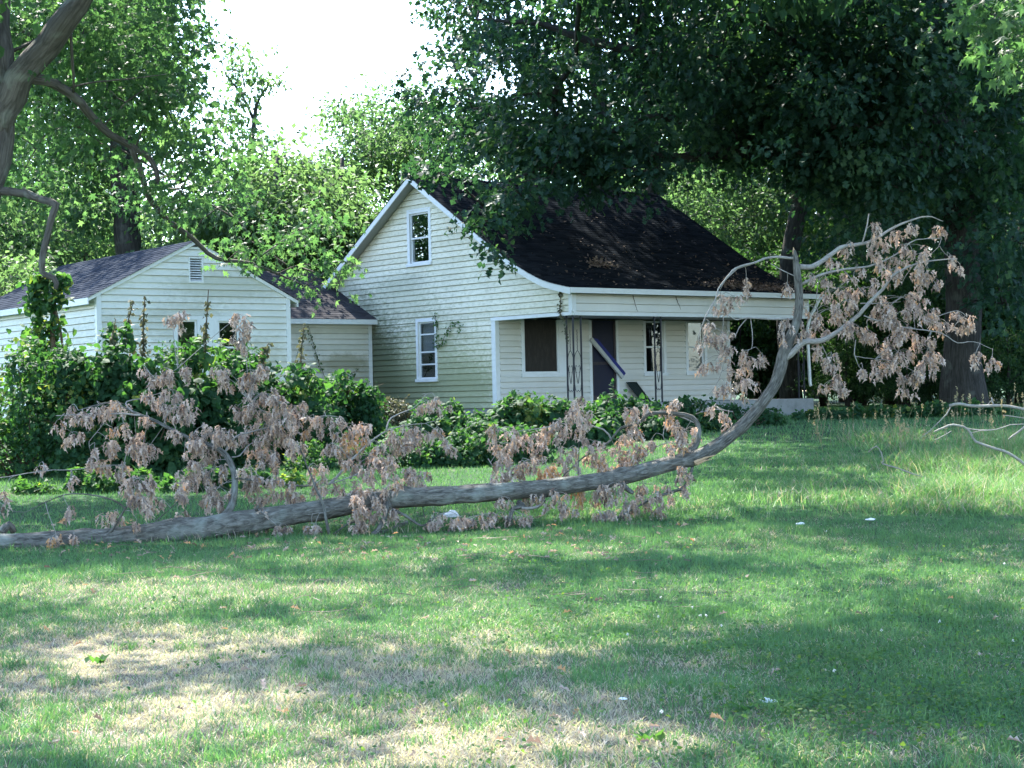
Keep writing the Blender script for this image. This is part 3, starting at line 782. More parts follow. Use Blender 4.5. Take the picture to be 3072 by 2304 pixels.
ge.hexa([(.1, AL - .1, AE - .1), (AW - .1, AL - .1, AE - .1), (AW - .1, AL, AE - .1), (.1, AL, AE - .1), (AW / 2 - .05, AL - .1, AP - .12), (AW / 2 + .05, AL - .1, AP - .12), (AW / 2 + .05, AL, AP - .12), (AW / 2 - .05, AL, AP - .12)])
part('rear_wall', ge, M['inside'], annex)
sl = (AP - AE) / (AW / 2)
OV = .22
ge = Geo()
for s in (-1, 1):
    e = AW / 2 + s * (AW / 2 + OV); ze = AE - sl * OV; c = AW / 2
    ge.hexa([(c, -.06, AP - .09), (e, -.06, ze - .09), (e, AL + .1, ze - .09), (c, AL + .1, AP - .09), (c, -.06, AP), (e, -.06, ze), (e, AL + .1, ze), (c, AL + .1, AP)])
aroof = part('roof', ge, trim, annex)
ge = Geo(); ge.box((-OV - .03, -.05, AE - sl * OV - .17), (-OV, AL + .1, AE - sl * OV - .005)); part('fascia', ge, trim, aroof)
ge = Geo(); ge.box((AW + OV, -.05, AE - sl * OV - .17), (AW + OV + .03, AL + .1, AE - sl * OV - .005)); part('fascia', ge, trim, aroof)
for s in (-1, 1):                         # courses run along y here: build in swapped axes
    e = AW / 2 + s * (AW / 2 + OV + .03); ze = AE - sl * (OV + .03)
    L = math.hypot(AW / 2 + OV + .03, AP - ze); nC = int(L / .15)
    for k in range(nC):
        t0, t1 = k / nC, min(1, (k + 1) / nC + .008)
        xa, za, xb, zb = e + (AW / 2 - e) * t0, ze + (AP - ze) * t0, e + (AW / 2 - e) * t1, ze + (AP - ze) * t1
        V = []
        for y in np.linspace(-.09, AL + .13, 8):
            jj = random.uniform(0, .005)
            V += [(xa, y, za), (xa, y, za + .018 + jj), (xb, y, zb + .005)]
        a = np.arange(7)[:, None] * 3
        ge = Geo(); ge.add(V, np.concatenate([a + np.array([[0, 3, 4, 1]]), a + np.array([[1, 4, 5, 2]])])); part('shingle_course', ge, ash, aroof)

# ------------------------------------------------------------------ leaf shapes (x across, y along, z normal)
def fan(outline, centre, fold=.25, droop=.25):
    half = outline
    pts = half + [(-x, y) for x, y in reversed(half[1:-1])]
    V = np.array([(centre[0], centre[1], 0)] + [(x, y, fold * abs(x) - droop * max(0, y - centre[1]) ** 2) for x, y in pts], float)
    n = len(pts)
    return V, np.array([[0, 1 + k, 1 + (k + 1) % n] for k in range(n)])
MAPLE = fan([(0, 0), (.14, .10), (.56, .12), (.26, .36), (.54, .76), (.15, .62), (0, 1.05)], (0, .36), -.25, .5)
OAK = fan([(0, 0), (.34, .26), (.10, .42), (.38, .64), (0, 1)], (0, .45), .2, .4)
HEART = fan([(0, .06), (.32, -.06), (.50, .28), (.28, .70), (0, 1)], (0, .32), -.25, .5)
KITE = (np.array([(0, 0, 0), (-.36, .42, .10), (0, 1, -.14), (.36, .42, .10)], float), np.array([[0, 2, 1], [0, 3, 2]]))
WIDE = (np.array([(0, 0, 0), (-.5, .35, -.08), (-.28, .85, -.05), (0, 1.05, -.2), (.28, .85, -.05), (.5, .35, -.08)], float), np.array([[0, 2, 1], [0, 3, 2], [0, 4, 3], [0, 5, 4]]))
def dead_leaf(seed):
    r = np.random.default_rng(seed)
    rows = [(0, .0), (.30, .16), (.44, .05), (.62, .19), (.76, .05), (1.0, .0)]
    V, F = [], []
    curl = r.uniform(.2, .9); fold = r.uniform(.5, 1.6); tw = r.uniform(-.6, .6)
    for y, w in rows:
        bend = -curl * y * y
        a = tw * y
        for s in (-1, 0, 1):
            x = s * w * r.uniform(.8, 1.2); z = abs(x) * fold + bend * .5 + r.uniform(-.02, .02)
            V.append((x * math.cos(a) - z * math.sin(a), y * (1 - .15 * curl) - (.12 * w if s else 0), x * math.sin(a) + z * math.cos(a)))
    for k in range(len(rows) - 1):
        b = k * 3
        for s in (0, 1): F += [[b + s, b + s + 1, b + s + 4], [b + s, b + s + 4, b + s + 3]]
    return np.array(V), np.array(F)
DEAD = [dead_leaf(s) for s in range(6)]

# ------------------------------------------------------------------ trees
class Tree:
    def __init__(self, seed):
        self.r = np.random.default_rng(seed)
        self.P, self.par, self.rad, self.chains = [], [], [], []
        self.wood, self.leaf = Geo(), Geo()
    def limb(self, pts, radii, attach=None, step=.5):
        p, rr = spline(pts, step, radii, .0)
        if len(p) > 3: p[1:-1] += self.r.normal(0, 1, (len(p) - 2, 3)) * (rr[1:-1] * .16)[:, None]
        ids = []
        for k in range(len(p)):
            self.P.append(p[k]); self.par.append(attach if k == 0 else len(self.P) - 2); self.rad.append(rr[k]); ids.append(len(self.P) - 1)
        self.chains.append((ids, True))
        return ids
    def near(self, p):
        return int(np.argmin(np.linalg.norm(np.array(self.P) - p, axis=1)))
    def clumps(self, C, order_from=None):
        C = np.asarray(C, float)
        o = np.array(self.P[0]) if order_from is None else np.array(order_from)
        base = np.array(self.P)
        dmin = np.array([np.min(np.linalg.norm(base - c[:3], axis=1)) for c in C])
        for ci in np.argsort(dmin):
            c = C[ci, :3]; P = np.array(self.P)
            v = c - P; L = np.linalg.norm(v, axis=1)
            cost = L + .9 * np.maximum(0, P[:, 2] - c[2] + .15 * L) + .25 * np.maximum(0, -.2 * L + 0)
            k = int(np.argmin(cost)); L = L[k]; p = P[k]
            n = max(3, int(L / .7))
            mid = (p + c) / 2 + np.array((0, 0, .12 * L)) + self.r.normal(0, .05 * L, 3)
            ids = [k]
            for t in np.linspace(0, 1, n + 1)[1:]:
                q = (1 - t) ** 2 * p + 2 * t * (1 - t) * mid + t * t * c + self.r.normal(0, .03 * L / n + .01, 3)
                self.P.append(q); self.par.append(ids[-1]); self.rad.append(None); ids.append(len(self.P) - 1)
            self.chains.append((ids, False))
    def build_wood(self, tip=.012, expo=.48, sides=6):
        n = len(self.P); load = np.zeros(n)
        for k in range(n - 1, -1, -1):
            if load[k] == 0: load[k] = 1
            if self.par[k] is not None: load[self.par[k]] += load[k] / (3.0 if self.rad[k] is None and self.par[k] == k - 1 else 1.0) if False else 0
        cnt = np.zeros(n)
        kids = np.zeros(n, int)
        for k in range(n):
            if self.par[k] is not None: kids[self.par[k]] += 1
        for k in range(n - 1, -1, -1):
            if kids[k] == 0: cnt[k] = 1
            if self.par[k] is not None: cnt[self.par[k]] += cnt[k]
        R = [r if r is not None else tip * cnt[k] ** expo for k, r in enumerate(self.rad)]
        for ids, fixed in self.chains:
            P = np.array([self.P[k] for k in ids]); rr = np.array([R[k] for k in ids])
            if not fixed:
                rr[0] = min(rr[0], rr[1] * 1.25); rr[-1] *= .6
            big = rr.max() > .12
            if len(P) >= 2: self.wood.tube(P, rr, 12 if big else (sides if rr.max() > .04 else 4), .5, 0, True, .10 if big else 0)
    def foliage(self, C, tmpl, per, size, spread=1.0, flat=.6, droop=.5, sprigs=7, jitter=.25, normal_up=1.0, tight=.30):
        r = self.r; C = np.asarray(C, float)
        for c in C:
            s = c[3] * spread
            n = int(per * (c[3] ** 1.6) * r.uniform(.75, 1.25))
            if n < 4: continue
            sp = r.normal(0, 1, (sprigs, 3)) * (.62 * s, .62 * s, .62 * s * flat)
            w = r.integers(0, sprigs, n)
            off = r.normal(0, 1, (n, 3)) * (tight * s, tight * s, tight * s * .7)
            off[:, 2] -= .25 * np.linalg.norm(off[:, :2], axis=1)
            pos = c[:3] + sp[w] + off
            out = unit(sp[w] + off)
            d = out * .7 + r.normal(0, .6, (n, 3)) + (0, 0, -droop)
            nr = r.normal(0, .55, (n, 3)) + out * .25 + (0, 0, normal_up)
            base = r.uniform(.25, .75)
            tint = np.clip(base + r.normal(0, .18, n) + r.normal(0, .10, sprigs)[w], 0, 1)
            self.leaf.leaves(tmpl, pos, d, nr, size * r.uniform(.6, 1.25, n), tint)

def ell(r, items):
    """items: (vx, vy, rx, ry, d0, d1, n, size) -> clumps in the world, spread through a volume"""
    out = []
    for vx, vy, rx, ry, d0, d1, n, s in items:
        for _ in range(n):
            a, q_ = r.uniform(0, 2 * math.pi), math.sqrt(r.uniform(0, 1))
            d = r.uniform(d0, d1)
            p = WV(vx + rx * q_ * math.cos(a), vy + ry * q_ * math.sin(a), d)
            p[2] = max(p[2], gz(p[0], p[1]) + .5)
            out.append((*p, s * r.uniform(.75, 1.25)))
    return np.array(out)

def finish_tree(t, name, label, bark, leafm, base, group=None, rot=0):
    """geometry in world coordinates -> thing at its base"""
    o = empty(name, base)
    for nm, ge, m in (('trunk', t.wood, bark), ('crown', t.leaf, leafm)):
        if not ge.V: continue
        ge.V = [v - np.asarray(base) for v in ge.V]
        part(nm, ge, m, o, smooth=(nm == 'trunk'))
    tag(o, label, 'tree', group)
    return o

# where the sun comes through: gaps in the crowns along the sun's rays to these pools of light on the grass
POOLS = [(ground_at(vx, vy), r_) for vx, vy, r_ in ((850, 1388, .75), (300, 1482, .5), (90, 1610, 1.0), (1280, 1645, .6), (1330, 1318, .35), (1660, 1192, .5), (1755, 1152, .3), (450, 1285, .55),
         (1500, 1095, .5), (1700, 1092, .45), (2140, 1035, 1.3), (330, 1085, .5), (640, 1085, .4), (1330, 1195, .3), (200, 1075, .4), (1560, 1320, .2), (1950, 1600, .3), (980, 1030, .4))]
SUNV = np.array(to_sun)
def gaps(C, zmin=7.5):
    keep = np.ones(len(C), bool)
    for p, r_ in POOLS:
        v = C[:, :3] - p; s_ = v @ SUNV
        keep &= (C[:, 2] < zmin) | (np.linalg.norm(v - s_[:, None] * SUNV, axis=1) > r_ + .42 * C[:, 3])
    return C[keep]

# --- near maple at the left edge, forked trunk, long limb bowing down over the annex roof
D = 26.0
t = Tree(11)
base = WV(-62, 1070, D); base[2] = gz(base[0], base[1])
tr = t.limb([base - (0, 0, .2), WV(-50, 820, D), WV(-30, 480, D), WV(-6, 300, D), WV(8, 250, D)], [.36, .27, .235, .225, .14], step=.4)
A = t.limb([WV(-4, 285, D), WV(24, 205, D), WV(72, 138, D - .1), WV(128, 62, D - .2), WV(168, 8, D - .3), WV(215, -80, D - .4), WV(270, -190, D - .2), WV(330, -330, D)], [.20, .215, .2, .19, .17, .14, .1, .05], tr[-1])
B = t.limb([WV(-6, 290, D), WV(4, 170, D + .2), WV(4, 60, D + .4), WV(-10, -110, D + .6), WV(-40, -330, D + .8)], [.17, .16, .15, .12, .06], tr[-2])
Cc = t.limb([WV(60, 165, D - .1), WV(98, 176, D), WV(132, 190, D + .2), WV(168, 218, D + .5), WV(203, 258, D + .9), WV(238, 289, D + 1.2), WV(273, 312, D + 1.5), WV(308, 328, D + 1.7), WV(330, 352, D + 1.8), WV(341, 386, D + 1.8), WV(330, 398, D + 1.8)], [.10, .085, .075, .068, .062, .06, .055, .05, .045, .04, .03], A[3], .2)
Dd = t.limb([WV(284, 318, D + 1.55), WV(303, 368, D + 1.9), WV(324, 430, D + 2.3), WV(363, 477, D + 2.7), WV(414, 512, D + 3.1), WV(449, 547, D + 3.4), WV(488, 563, D + 3.6), WV(540, 568, D + 4), WV(600, 592, D + 4.5), WV(660, 618, D + 5)], [.055, .05, .05, .046, .042, .038, .032, .028, .02, .012], Cc[-8], .25)
t.limb([WV(540, 568, D + 4), WV(575, 545, D + 4.2), WV(610, 520, D + 4.4), WV(640, 500, D + 4.6)], [.02, .016, .012, .008], Dd[-6], .3)
t.limb([WV(152, 60, D - .2), WV(157, 130, D), WV(159, 200, D + .3)], [.025, .022, .018], A[3], .4)
t.limb([WV(150, 190, D + .3), WV(200, 178, D + .4), WV(280, 170, D + .5), WV(360, 160, D + .6)], [.016, .014, .010, .006], Cc[3], .4)
E = t.limb([WV(-28, 412, D), WV(20, 415, D - .1), WV(55, 418, D - .2), WV(92, 430, D - .3), WV(121, 441, D - .35), WV(114, 462, D - .35), WV(102, 508, D - .3), WV(92, 556, D - .3), WV(93, 588, D - .25), WV(116, 601, D - .2), WV(120, 625, D - .2)], [.075, .07, .065, .06, .055, .05, .048, .048, .045, .045, .03], tr[3], .15)
t.limb([WV(84, 428, D - .3), WV(66, 420, D - .3), WV(50, 405, D - .3)], [.05, .035, .006], E[3], .1)
cl = ell(t.r, [(150, 40, 190, 70, 26.6, 30, 20, .62), (290, 120, 90, 110, 26, 30, 10, .6), (230, 230, 110, 90, 26.8, 29, 5, .5), (370, 330, 100, 110, 27, 31, 8, .5), (420, 440, 130, 70, 28, 32, 5, .42),
              (600, 545, 90, 35, 29, 32.5, 4, .36), (690, 580, 80, 22, 30, 32.5, 4, .32), (650, 500, 80, 30, 30, 32, 3, .36), (60, 300, 70, 90, 26.5, 29, 5, .5)])
up = ell(t.r, [(-250, -100, 250, 250, 22, 30, 14, .9)])
hi_ = []
for _ in range(104):
    a, q_ = t.r.uniform(0, 6.283), math.sqrt(t.r.uniform(0, 1))
    x, y = -5.0 + 9.0 * q_ * math.cos(a), 24.3 + 10.2 * q_ * math.sin(a)
    hi_.append((x, y, max(9.8, 3.0 + .235 * y) + t.r.uniform(0, 5.5), t.r.uniform(.9, 1.45)))
hi_ += [(t.r.uniform(-9, 4.5), y, t.r.uniform(9.8, 15), t.r.uniform(.9, 1.4)) for y in t.r.uniform(12.5, 21, 100)]
up = gaps(np.concatenate([up, np.array(hi_)]))
t.clumps(np.concatenate([cl, up])); t.build_wood(.010, .46)
t.foliage(cl, MAPLE, 300, .118, 1.15, .85, .7, normal_up=.55)
t.foliage(up, WIDE, 270, .17, 1.0, .6, .6)
finish_tree(t, 'maple_tree', 'near forked maple at the left edge, one limb bowing over annex roof', M['bark_grey'], M['maple'], base)

# --- shade maple out at the right, lit leaves reach into the top right corner
t = Tree(12)
base = np.array((11.2, 20.5, float(gz(11.2, 20.5))))
tr = t.limb([base - (0, 0, .2), base + (-.1, 0, 3), base + (-.3, .1, 6), base + (-.4, .1, 9), base + (-.2, .2, 13)], [.36, .28, .24, .18, .07], step=.8)
c1 = ell(t.r, [(2185, 22, 55, 30, 18.5, 20.5, 7, .36), (2300, 70, 40, 80, 18.5, 21, 5, .45)])
c2 = []
for _ in range(84):
    a, q_ = t.r.uniform(0, 6.283), math.sqrt(t.r.uniform(0.05, 1))
    x, y = base[0] - 3.6 + 8.5 * q_ * math.cos(a), base[1] + 5.5 + 10.5 * q_ * math.sin(a)
    z = max(9.2, 3.0 + .235 * y) + t.r.uniform(0, 5.0)
    c2.append((x, y, z, t.r.uniform(.8, 1.25)))
c2 = gaps(np.array(c2))
t.clumps(np.concatenate([c1, c2])); t.build_wood(.012, .46)
t.foliage(c1, MAPLE, 330, .14, 1.0, .8, .6); t.foliage(c2, WIDE, 270, .17, 1.0, .6, .5)
finish_tree(t, 'maple_tree', 'overhanging maple whose sunlit leaves hang into the top right corner', M['bark_grey'], M['maple'], base)

# --- dark trunk with ivy-green crown behind the annex
t = Tree(13); D = 58.0
base = WV(283, 830, D); base[2] = gz(base[0], base[1])
tr = t.limb([base - (0, 0, .3), WV(282, 560, D), WV(268, 450, D), WV(258, 350, D), WV(262, 250, D), WV(285, 150, D), WV(312, 60, D), WV(330, -60, D), WV(340, -200, D)], [.62, .47, .42, .38, .36, .33, .27, .2, .1], step=1.0)
t.limb([WV(262, 270, D), WV(225, 200, D), WV(195, 120, D - .5), WV(180, 40, D - 1), WV(170, -80, D - 1)], [.3, .24, .22, .18, .1], tr[9], 1.0)
cl = ell(t.r, [(300, 60, 95, 110, 54, 62, 20, 1.2), (365, 230, 40, 120, 54, 61, 9, .95), (180, 200, 120, 170, 56, 63, 14, 1.2), (90, 100, 110, 100, 55, 63, 10, 1.3), (220, -150, 200, 120, 52, 64, 20, 1.5), (450, 330, 80, 60, 54, 60, 6, .9), (200, 470, 60, 60, 57, 60, 4, .9)])
t.clumps(cl); t.build_wood(.02, .5)
t.foliage(cl, KITE, 190, .23, 1.0, .7, .5)
finish_tree(t, 'ash_tree', 'tall dark-trunked tree standing behind the annex roof', M['bark_dark'], M['maple'], base)

# --- thin half-bare tree against the sky
t = Tree(14); D = 66.0
base = WV(548, 830, D); base[2] = gz(base[0], base[1])
tr = t.limb([base - (0, 0, .3), WV(545, 500, D), WV(541, 350, D), WV(549, 265, D), WV(556, 220, D), WV(575, 190, D)], [.22, .15, .12, .09, .06, .03], step=1.0)
t.limb([WV(549, 262, D), WV(520, 200, D), WV(490, 165, D), WV(478, 130, D)], [.07, .05, .03, .015], tr[-5], .8)
cl = ell(t.r, [(500, 150, 50, 50, 64, 68, 5, .8), (560, 140, 50, 35, 65, 67, 3, .55), (590, 170, 20, 40, 65, 67, 2, .5), (545, 300, 30, 60, 64, 68, 4, .7), (470, 260, 40, 60, 63, 68, 3, .7), (540, 420, 60, 50, 63, 67, 6, 1.1)])
t.clumps(cl); t.build_wood(.016, .45)
t.foliage(cl, KITE, 150, .20, 1.0, .7, .5)
finish_tree(t, 'slender_tree', 'slender half-bare tree against white sky left of centre', M['bark_grey'], M['far'], base)

# --- leafy trees behind annex and passage
for sd, D, bx, items, lab in (
    (15, 57, 600, [(560, 430, 110, 70, 54, 60, 16, 1.15), (500, 520, 120, 60, 54, 60, 14, 1.15), (430, 480, 60, 70, 55, 59, 7, 1.0), (640, 390, 80, 50, 54, 60, 9, 1.0), (620, 500, 110, 70, 54, 60, 14, 1.1)], 'bushy green tree rising behind annex ridge and passage roof'),
    (16, 60, 740, [(720, 470, 90, 70, 57, 63, 16, 1.15), (700, 400, 80, 40, 57, 63, 8, .9), (760, 540, 60, 60, 57, 62, 9, 1.0), (660, 560, 70, 40, 57, 62, 7, 1.0)], 'bushy green tree tucked against left slope of farmhouse roof'),
    (17, 74, 860, [(850, 300, 90, 60, 70, 78, 14, 1.4), (800, 380, 80, 60, 70, 78, 11, 1.3), (890, 240, 40, 40, 70, 78, 4, 1.2), (770, 250, 40, 30, 70, 78, 3, .9), (900, 350, 60, 60, 70, 78, 8, 1.3)], 'pale sunlit tree peeking over the farmhouse gable')):
    t = Tree(sd)
    base = WV(bx, 830, D); base[2] = gz(base[0], base[1])
    t.limb([base - (0, 0, .3), WV(bx - 4, 700, D), WV(bx + 6, 560, D), WV(bx - 5, 450, D), WV(bx, 340, D)], [.3, .24, .2, .14, .06], step=1.0)
    cl = ell(t.r, items); t.clumps(cl); t.build_wood(.018, .46)
    t.foliage(cl, KITE, 170, .22, 1.0, .7, .5)
    finish_tree(t, 'leafy_tree', lab, M['bark_grey'], M['far'], base)

# --- twin trunks behind the farmhouse ridge
t = Tree(18); D = 66.0
base = WV(1330, 830, D); base[2] = gz(base[0], base[1])
tr = t.limb([base - (0, 0, .3), WV(1322, 600, D), WV(1308, 390, D), WV(1296, 250, D), WV(1282, 100, D), WV(1275, -40, D)], [.55, .42, .36, .3, .25, .15], step=1.0)
t.limb([WV(1322, 600, D), WV(1390, 460, D + .5), WV(1412, 370, D + 1), WV(1404, 230, D + 1), WV(1392, 100, D + 1), WV(1385, -60, D + 1)], [.36, .33, .3, .27, .2, .1], tr[4], 1.0)
cl = ell(t.r, [(1020, 90, 100, 100, 60, 70, 9, 1.0), (1150, 150, 130, 130, 60, 70, 13, 1.2), (1000, 230, 70, 60, 60, 68, 5, 1.0), (1100, 290, 110, 50, 60, 68, 6, 1.1), (1330, 150, 120, 130, 62, 70, 6, 1.2), (1450, 250, 60, 80, 62, 70, 6, 1.3)])
top_ = np.array([(x, y, 1.6 + .2236 * y + t.r.uniform(1.2 if x > -1 else 2.6, 7.5), t.r.uniform(1.2, 1.9)) for x, y in zip(t.r.uniform(-5.5, 10, 96), t.r.uniform(52, 66, 96))])
cl = np.concatenate([cl, top_])
t.clumps(cl); t.build_wood(.022, .5)
t.foliage(cl, KITE, 250, .22, 1.0, .65, .5)
finish_tree(t, 'twin_trunk_tree', 'twin-trunked tree standing behind the farmhouse ridge', M['bark_dark'], M['oak'], base)

# --- the big oak at the right; its limbs reach left over the roof
t = Tree(19); D = 49.0
base = WV(2085, 892, D); base[2] = gz(base[0], base[1])
tr = t.limb([base - (0, 0, .3), WV(2082, 760, D), WV(2074, 560, D), WV(2068, 400, D), WV(2060, 300, D), WV(2040, 180, D), WV(2030, 30, D), WV(2020, -150, D)], [.75, .52, .47, .45, .42, .34, .25, .1], step=1.0)
t.limb([WV(2066, 390, D), WV(2130, 330, D), WV(2190, 230, D), WV(2230, 80, D)], [.3, .26, .2, .12], tr[7], 1.0)
t.limb([WV(2058, 290, D), WV(1960, 230, D - 1), WV(1800, 210, D - 1.5), WV(1640, 170, D - 2), WV(1520, 135, D - 2.2), WV(1454, 124, D - 2.4), WV(1370, 108, D - 2.4), WV(1300, 95, D - 2.4), WV(1240, 78, D - 2.4), WV(1170, 52, D - 2.4), WV(1100, 46, D - 2.4), WV(1030, 42, D - 2.2)], [.3, .27, .24, .2, .16, .14, .12, .11, .1, .08, .05, .03], tr[9], .7)
t.limb([WV(2062, 330, D), WV(1900, 320, D - 1.2), WV(1740, 330, D - 2), WV(1600, 330, D - 2.4), WV(1470, 338, D - 2.8), WV(1380, 335, D - 3), WV(1290, 345, D - 3.2), WV(1200, 355, D - 3.6), WV(1100, 390, D - 4)], [.26, .23, .2, .17, .14, .11, .09, .06, .03], tr[8], .7)
t.limb([WV(1470, 260, D - 2.6), WV(1400, 255, D - 3), WV(1320, 285, D - 3), WV(1230, 280, D - 3.2), WV(1160, 200, D - 3), WV(1090, 225, D - 3), WV(1020, 235, D - 3)], [.12, .1, .08, .06, .05, .035, .02], None, .7)
cl = ell(t.r, [(1230, 315, 200, 50, 43.5, 47, 14, .95), (1085, 440, 65, 45, 43, 45, 4, .7), (1230, 385, 110, 20, 43, 45.5, 3, .6), (940, 378, 40, 15, 43, 44.3, 4, .42), (1075, 553, 20, 16, 42.7, 43.2, 2, .34), (1060, 480, 30, 30, 43, 44, 3, .5),
              (1380, 365, 60, 25, 43.5, 46, 3, .6), (1150, 250, 190, 90, 44, 49, 12, .9), (1030, 190, 100, 130, 45, 49, 6, .8), (1250, 60, 220, 80, 45, 50, 9, 1.0), (1450, 180, 150, 130, 44, 50, 11, 1.05), (1620, 260, 140, 90, 43, 50, 14, 1.15),
              (1650, 90, 200, 110, 43, 52, 24, 1.3), (1850, 170, 190, 160, 42, 52, 31, 1.2), (2050, 170, 180, 190, 42, 52, 33, 1.25), (1980, 370, 200, 60, 44, 52, 16, 1.1), (1760, 300, 120, 70, 43, 50, 14, 1.1), (2180, 350, 80, 200, 44, 54, 16, 1.2), (1650, -125, 620, 95, 42, 54, 80, 1.45), (1560, -200, 520, 90, 32, 42, 56, 1.3), (2150, 620, 60, 80, 45, 50, 5, .8), (1950, 470, 190, 80, 51, 57, 13, 1.1), (2160, 480, 80, 150, 50, 56, 8, 1.1)])
cl = gaps(cl)
t.clumps(cl); t.build_wood(.018, .5)
over = cl[:, 2] > EYE + .2236 * cl[:, 1] + .6      # above the picture: simpler leaves
t.foliage(cl[~over], OAK, 180, .225, 1.0, .6, .55); t.foliage(cl[over], KITE, 150, .27, 1.0, .6, .55)
finish_tree(t, 'oak_tree', 'huge dark oak at the right with limbs spreading over the roof', M['bark_dark'], M['oak'], base)

# --- mid trunks at the right behind the porch
for sd, D, pts, rr, items, lab, bk in (
    (20, 60, [(1712, 860), (1700, 700), (1706, 560), (1728, 440), (1716, 340), (1700, 240), (1690, 100)], [.42, .34, .31, .3, .28, .2, .1],
     [(1690, 200, 110, 120, 57, 64, 16, 1.3), (1800, 330, 70, 80, 57, 63, 7, 1.2), (1600, 300, 60, 70, 57, 63, 6, 1.2)], 'leaning forked trunk rising behind the porch end', 'bark_dark'),
    (21, 64, [(1935, 860), (1938, 640), (1942, 430), (1926, 300), (1915, 150)], [.5, .42, .4, .32, .15],
     [(1900, 250, 110, 150, 60, 68, 18, 1.4), (1990, 420, 60, 60, 60, 66, 5, 1.2)], 'stout upright trunk between the porch and the big oak', 'bark_dark')):
    t = Tree(sd)
    base = WV(*pts[0], D); base[2] = gz(base[0], base[1])
    tr = t.limb([base - (0, 0, .3)] + [WV(x, y, D) for x, y in pts[1:]], rr, step=1.0)
    if sd == 20: t.limb([WV(1724, 380, D), WV(1752, 330, D), WV(1768, 270, D), WV(1780, 180, D)], [.16, .13, .1, .05], tr[-6], .8)
    cl = ell(t.r, items); t.clumps(cl); t.build_wood(.02, .48)
    t.foliage(cl, KITE, 260, .22, 1.0, .65, .5)
    finish_tree(t, 'woodland_tree', lab, M[bk], M['dark'], base)

# --- generic trees for the wood behind (meshes shared by the copies)
def generic(seed, H, R, cb, n, size, per, leafm, bark, tmpl=KITE, lsize=.24):
    t = Tree(seed)
    b = np.zeros(3)
    t.limb([(0, 0, -.4), (.1, .1, H * .25), (-.1, .15, H * .5), (.15, -.1, H * .75), (.1, 0, H * .93)], [.016 * H + .12, .012 * H + .08, .010 * H + .05, .07, .03], step=1.2)
    C = []
    for _ in range(n):
        u = unit(t.r.normal(0, 1, 3)); q_ = t.r.uniform(.15, 1) ** .45
        C.append((u[0] * R * q_, u[1] * R * q_, (H + cb) / 2 + u[2] * (H - cb) / 2 * q_ * .97, size * t.r.uniform(.75, 1.25)))
    C = np.array(C); t.clumps(C); t.build_wood(.02, .46); t.foliage(C, tmpl, per, lsize, 1.0, .65, .5)
    return t.wood.mesh('trunk', bark, True), t.leaf.mesh('crown', leafm)
KINDS = {'tall': generic(31, 21, 5.6, 5, 58, 1.5, 170, M['dark'], M['bark_dark']),
         'broad': generic(32, 14, 5.2, 2.0, 50, 1.4, 140, M['far'], M['bark_grey']),
         'round': generic(33, 11, 4.4, 1.2, 40, 1.3, 150, M['far'], M['bark_grey']),
         'under': generic(34, 6.0, 2.9, .3, 34, .95, 300, M['dark'], M['bark_dark'], KITE, .19),
         'bushy': generic(35, 4.2, 2.4, .1, 30, .8, 330, M['far'], M['bark_grey'], KITE, .17)}
ORD = 'first second third fourth fifth sixth seventh eighth ninth tenth eleventh twelfth thirteenth fourteenth fifteenth sixteenth seventeenth eighteenth nineteenth twentieth'.split()
def ordinal(vx, spots):
    return ORD[sorted(s for s in spots).index(vx)]
def plant(kind, name, vx, d, label, group, sc=1.0, rz=None):
    p = WV(vx, 800, d)
    o = empty(name, (p[0], p[1], float(gz(p[0], p[1]))), random.uniform(0, 6.28) if rz is None else rz)
    o.scale = (sc * random.uniform(.92, 1.08),) * 2 + (sc,)
    obj('trunk', KINDS[kind][0], o); obj('crown', KINDS[kind][1], o)
    return tag(o, label, 'tree' if kind in ('tall', 'broad', 'round') else 'undergrowth', group)

L = 'far woodland tree behind the annex, {} from the left'
SP = (('tall', 20, 84, .9), ('broad', 120, 78, 1.0), ('tall', -120, 76, .95), ('broad', 60, 100, 1.15), ('round', 190, 72, .95), ('round', 330, 96, .9), ('round', 430, 98, .9), ('tall', 150, 112, .8))
for kind, vx, d, sc in SP:
    plant(kind, 'background_tree', vx, d, L.format(ordinal(vx, [q[1] for q in SP])), 'woodland behind the annex', sc)
L = 'woodland tree outside the left edge, seen mirrored in the gable window'
for kind, vx, d, sc in (('tall', -420, 56, .8), ('broad', -620, 58, .9), ('tall', -900, 62, .9), ('broad', -300, 66, 1.0)):
    plant(kind, 'background_tree', vx, d, L, 'woodland left of the annex', sc)
L = 'tree outside the right edge, mirrored in the windows'
for kind, x, y, sc in (('broad', 44, 15, 1.2), ('tall', 55, 9, .8), ('broad', 33, 24, 1.0), ('broad', 46, 40, 1.1), ('tall', 58, 30, .9)):
    o = plant(kind, 'background_tree', 1106, 30, L, 'trees outside the right edge', sc); o.location = (x, y, float(gz(x, y)))
L = 'low pale tree under the sky gap, {} from the left'
SP = (('round', 560, 92, .95), ('round', 660, 88, .85), ('broad', 760, 98, .78), ('round', 830, 90, .95), ('broad', 600, 118, .9), ('broad', 720, 122, .85), ('broad', 900, 104, 1.0))
for kind, vx, d, sc in SP:
    plant(kind, 'background_tree', vx, d, L.format(ordinal(vx, [q[1] for q in SP])), 'low trees under the sky gap', sc)
L = 'dark woodland tree deep behind farmhouse and porch, {} from the left'
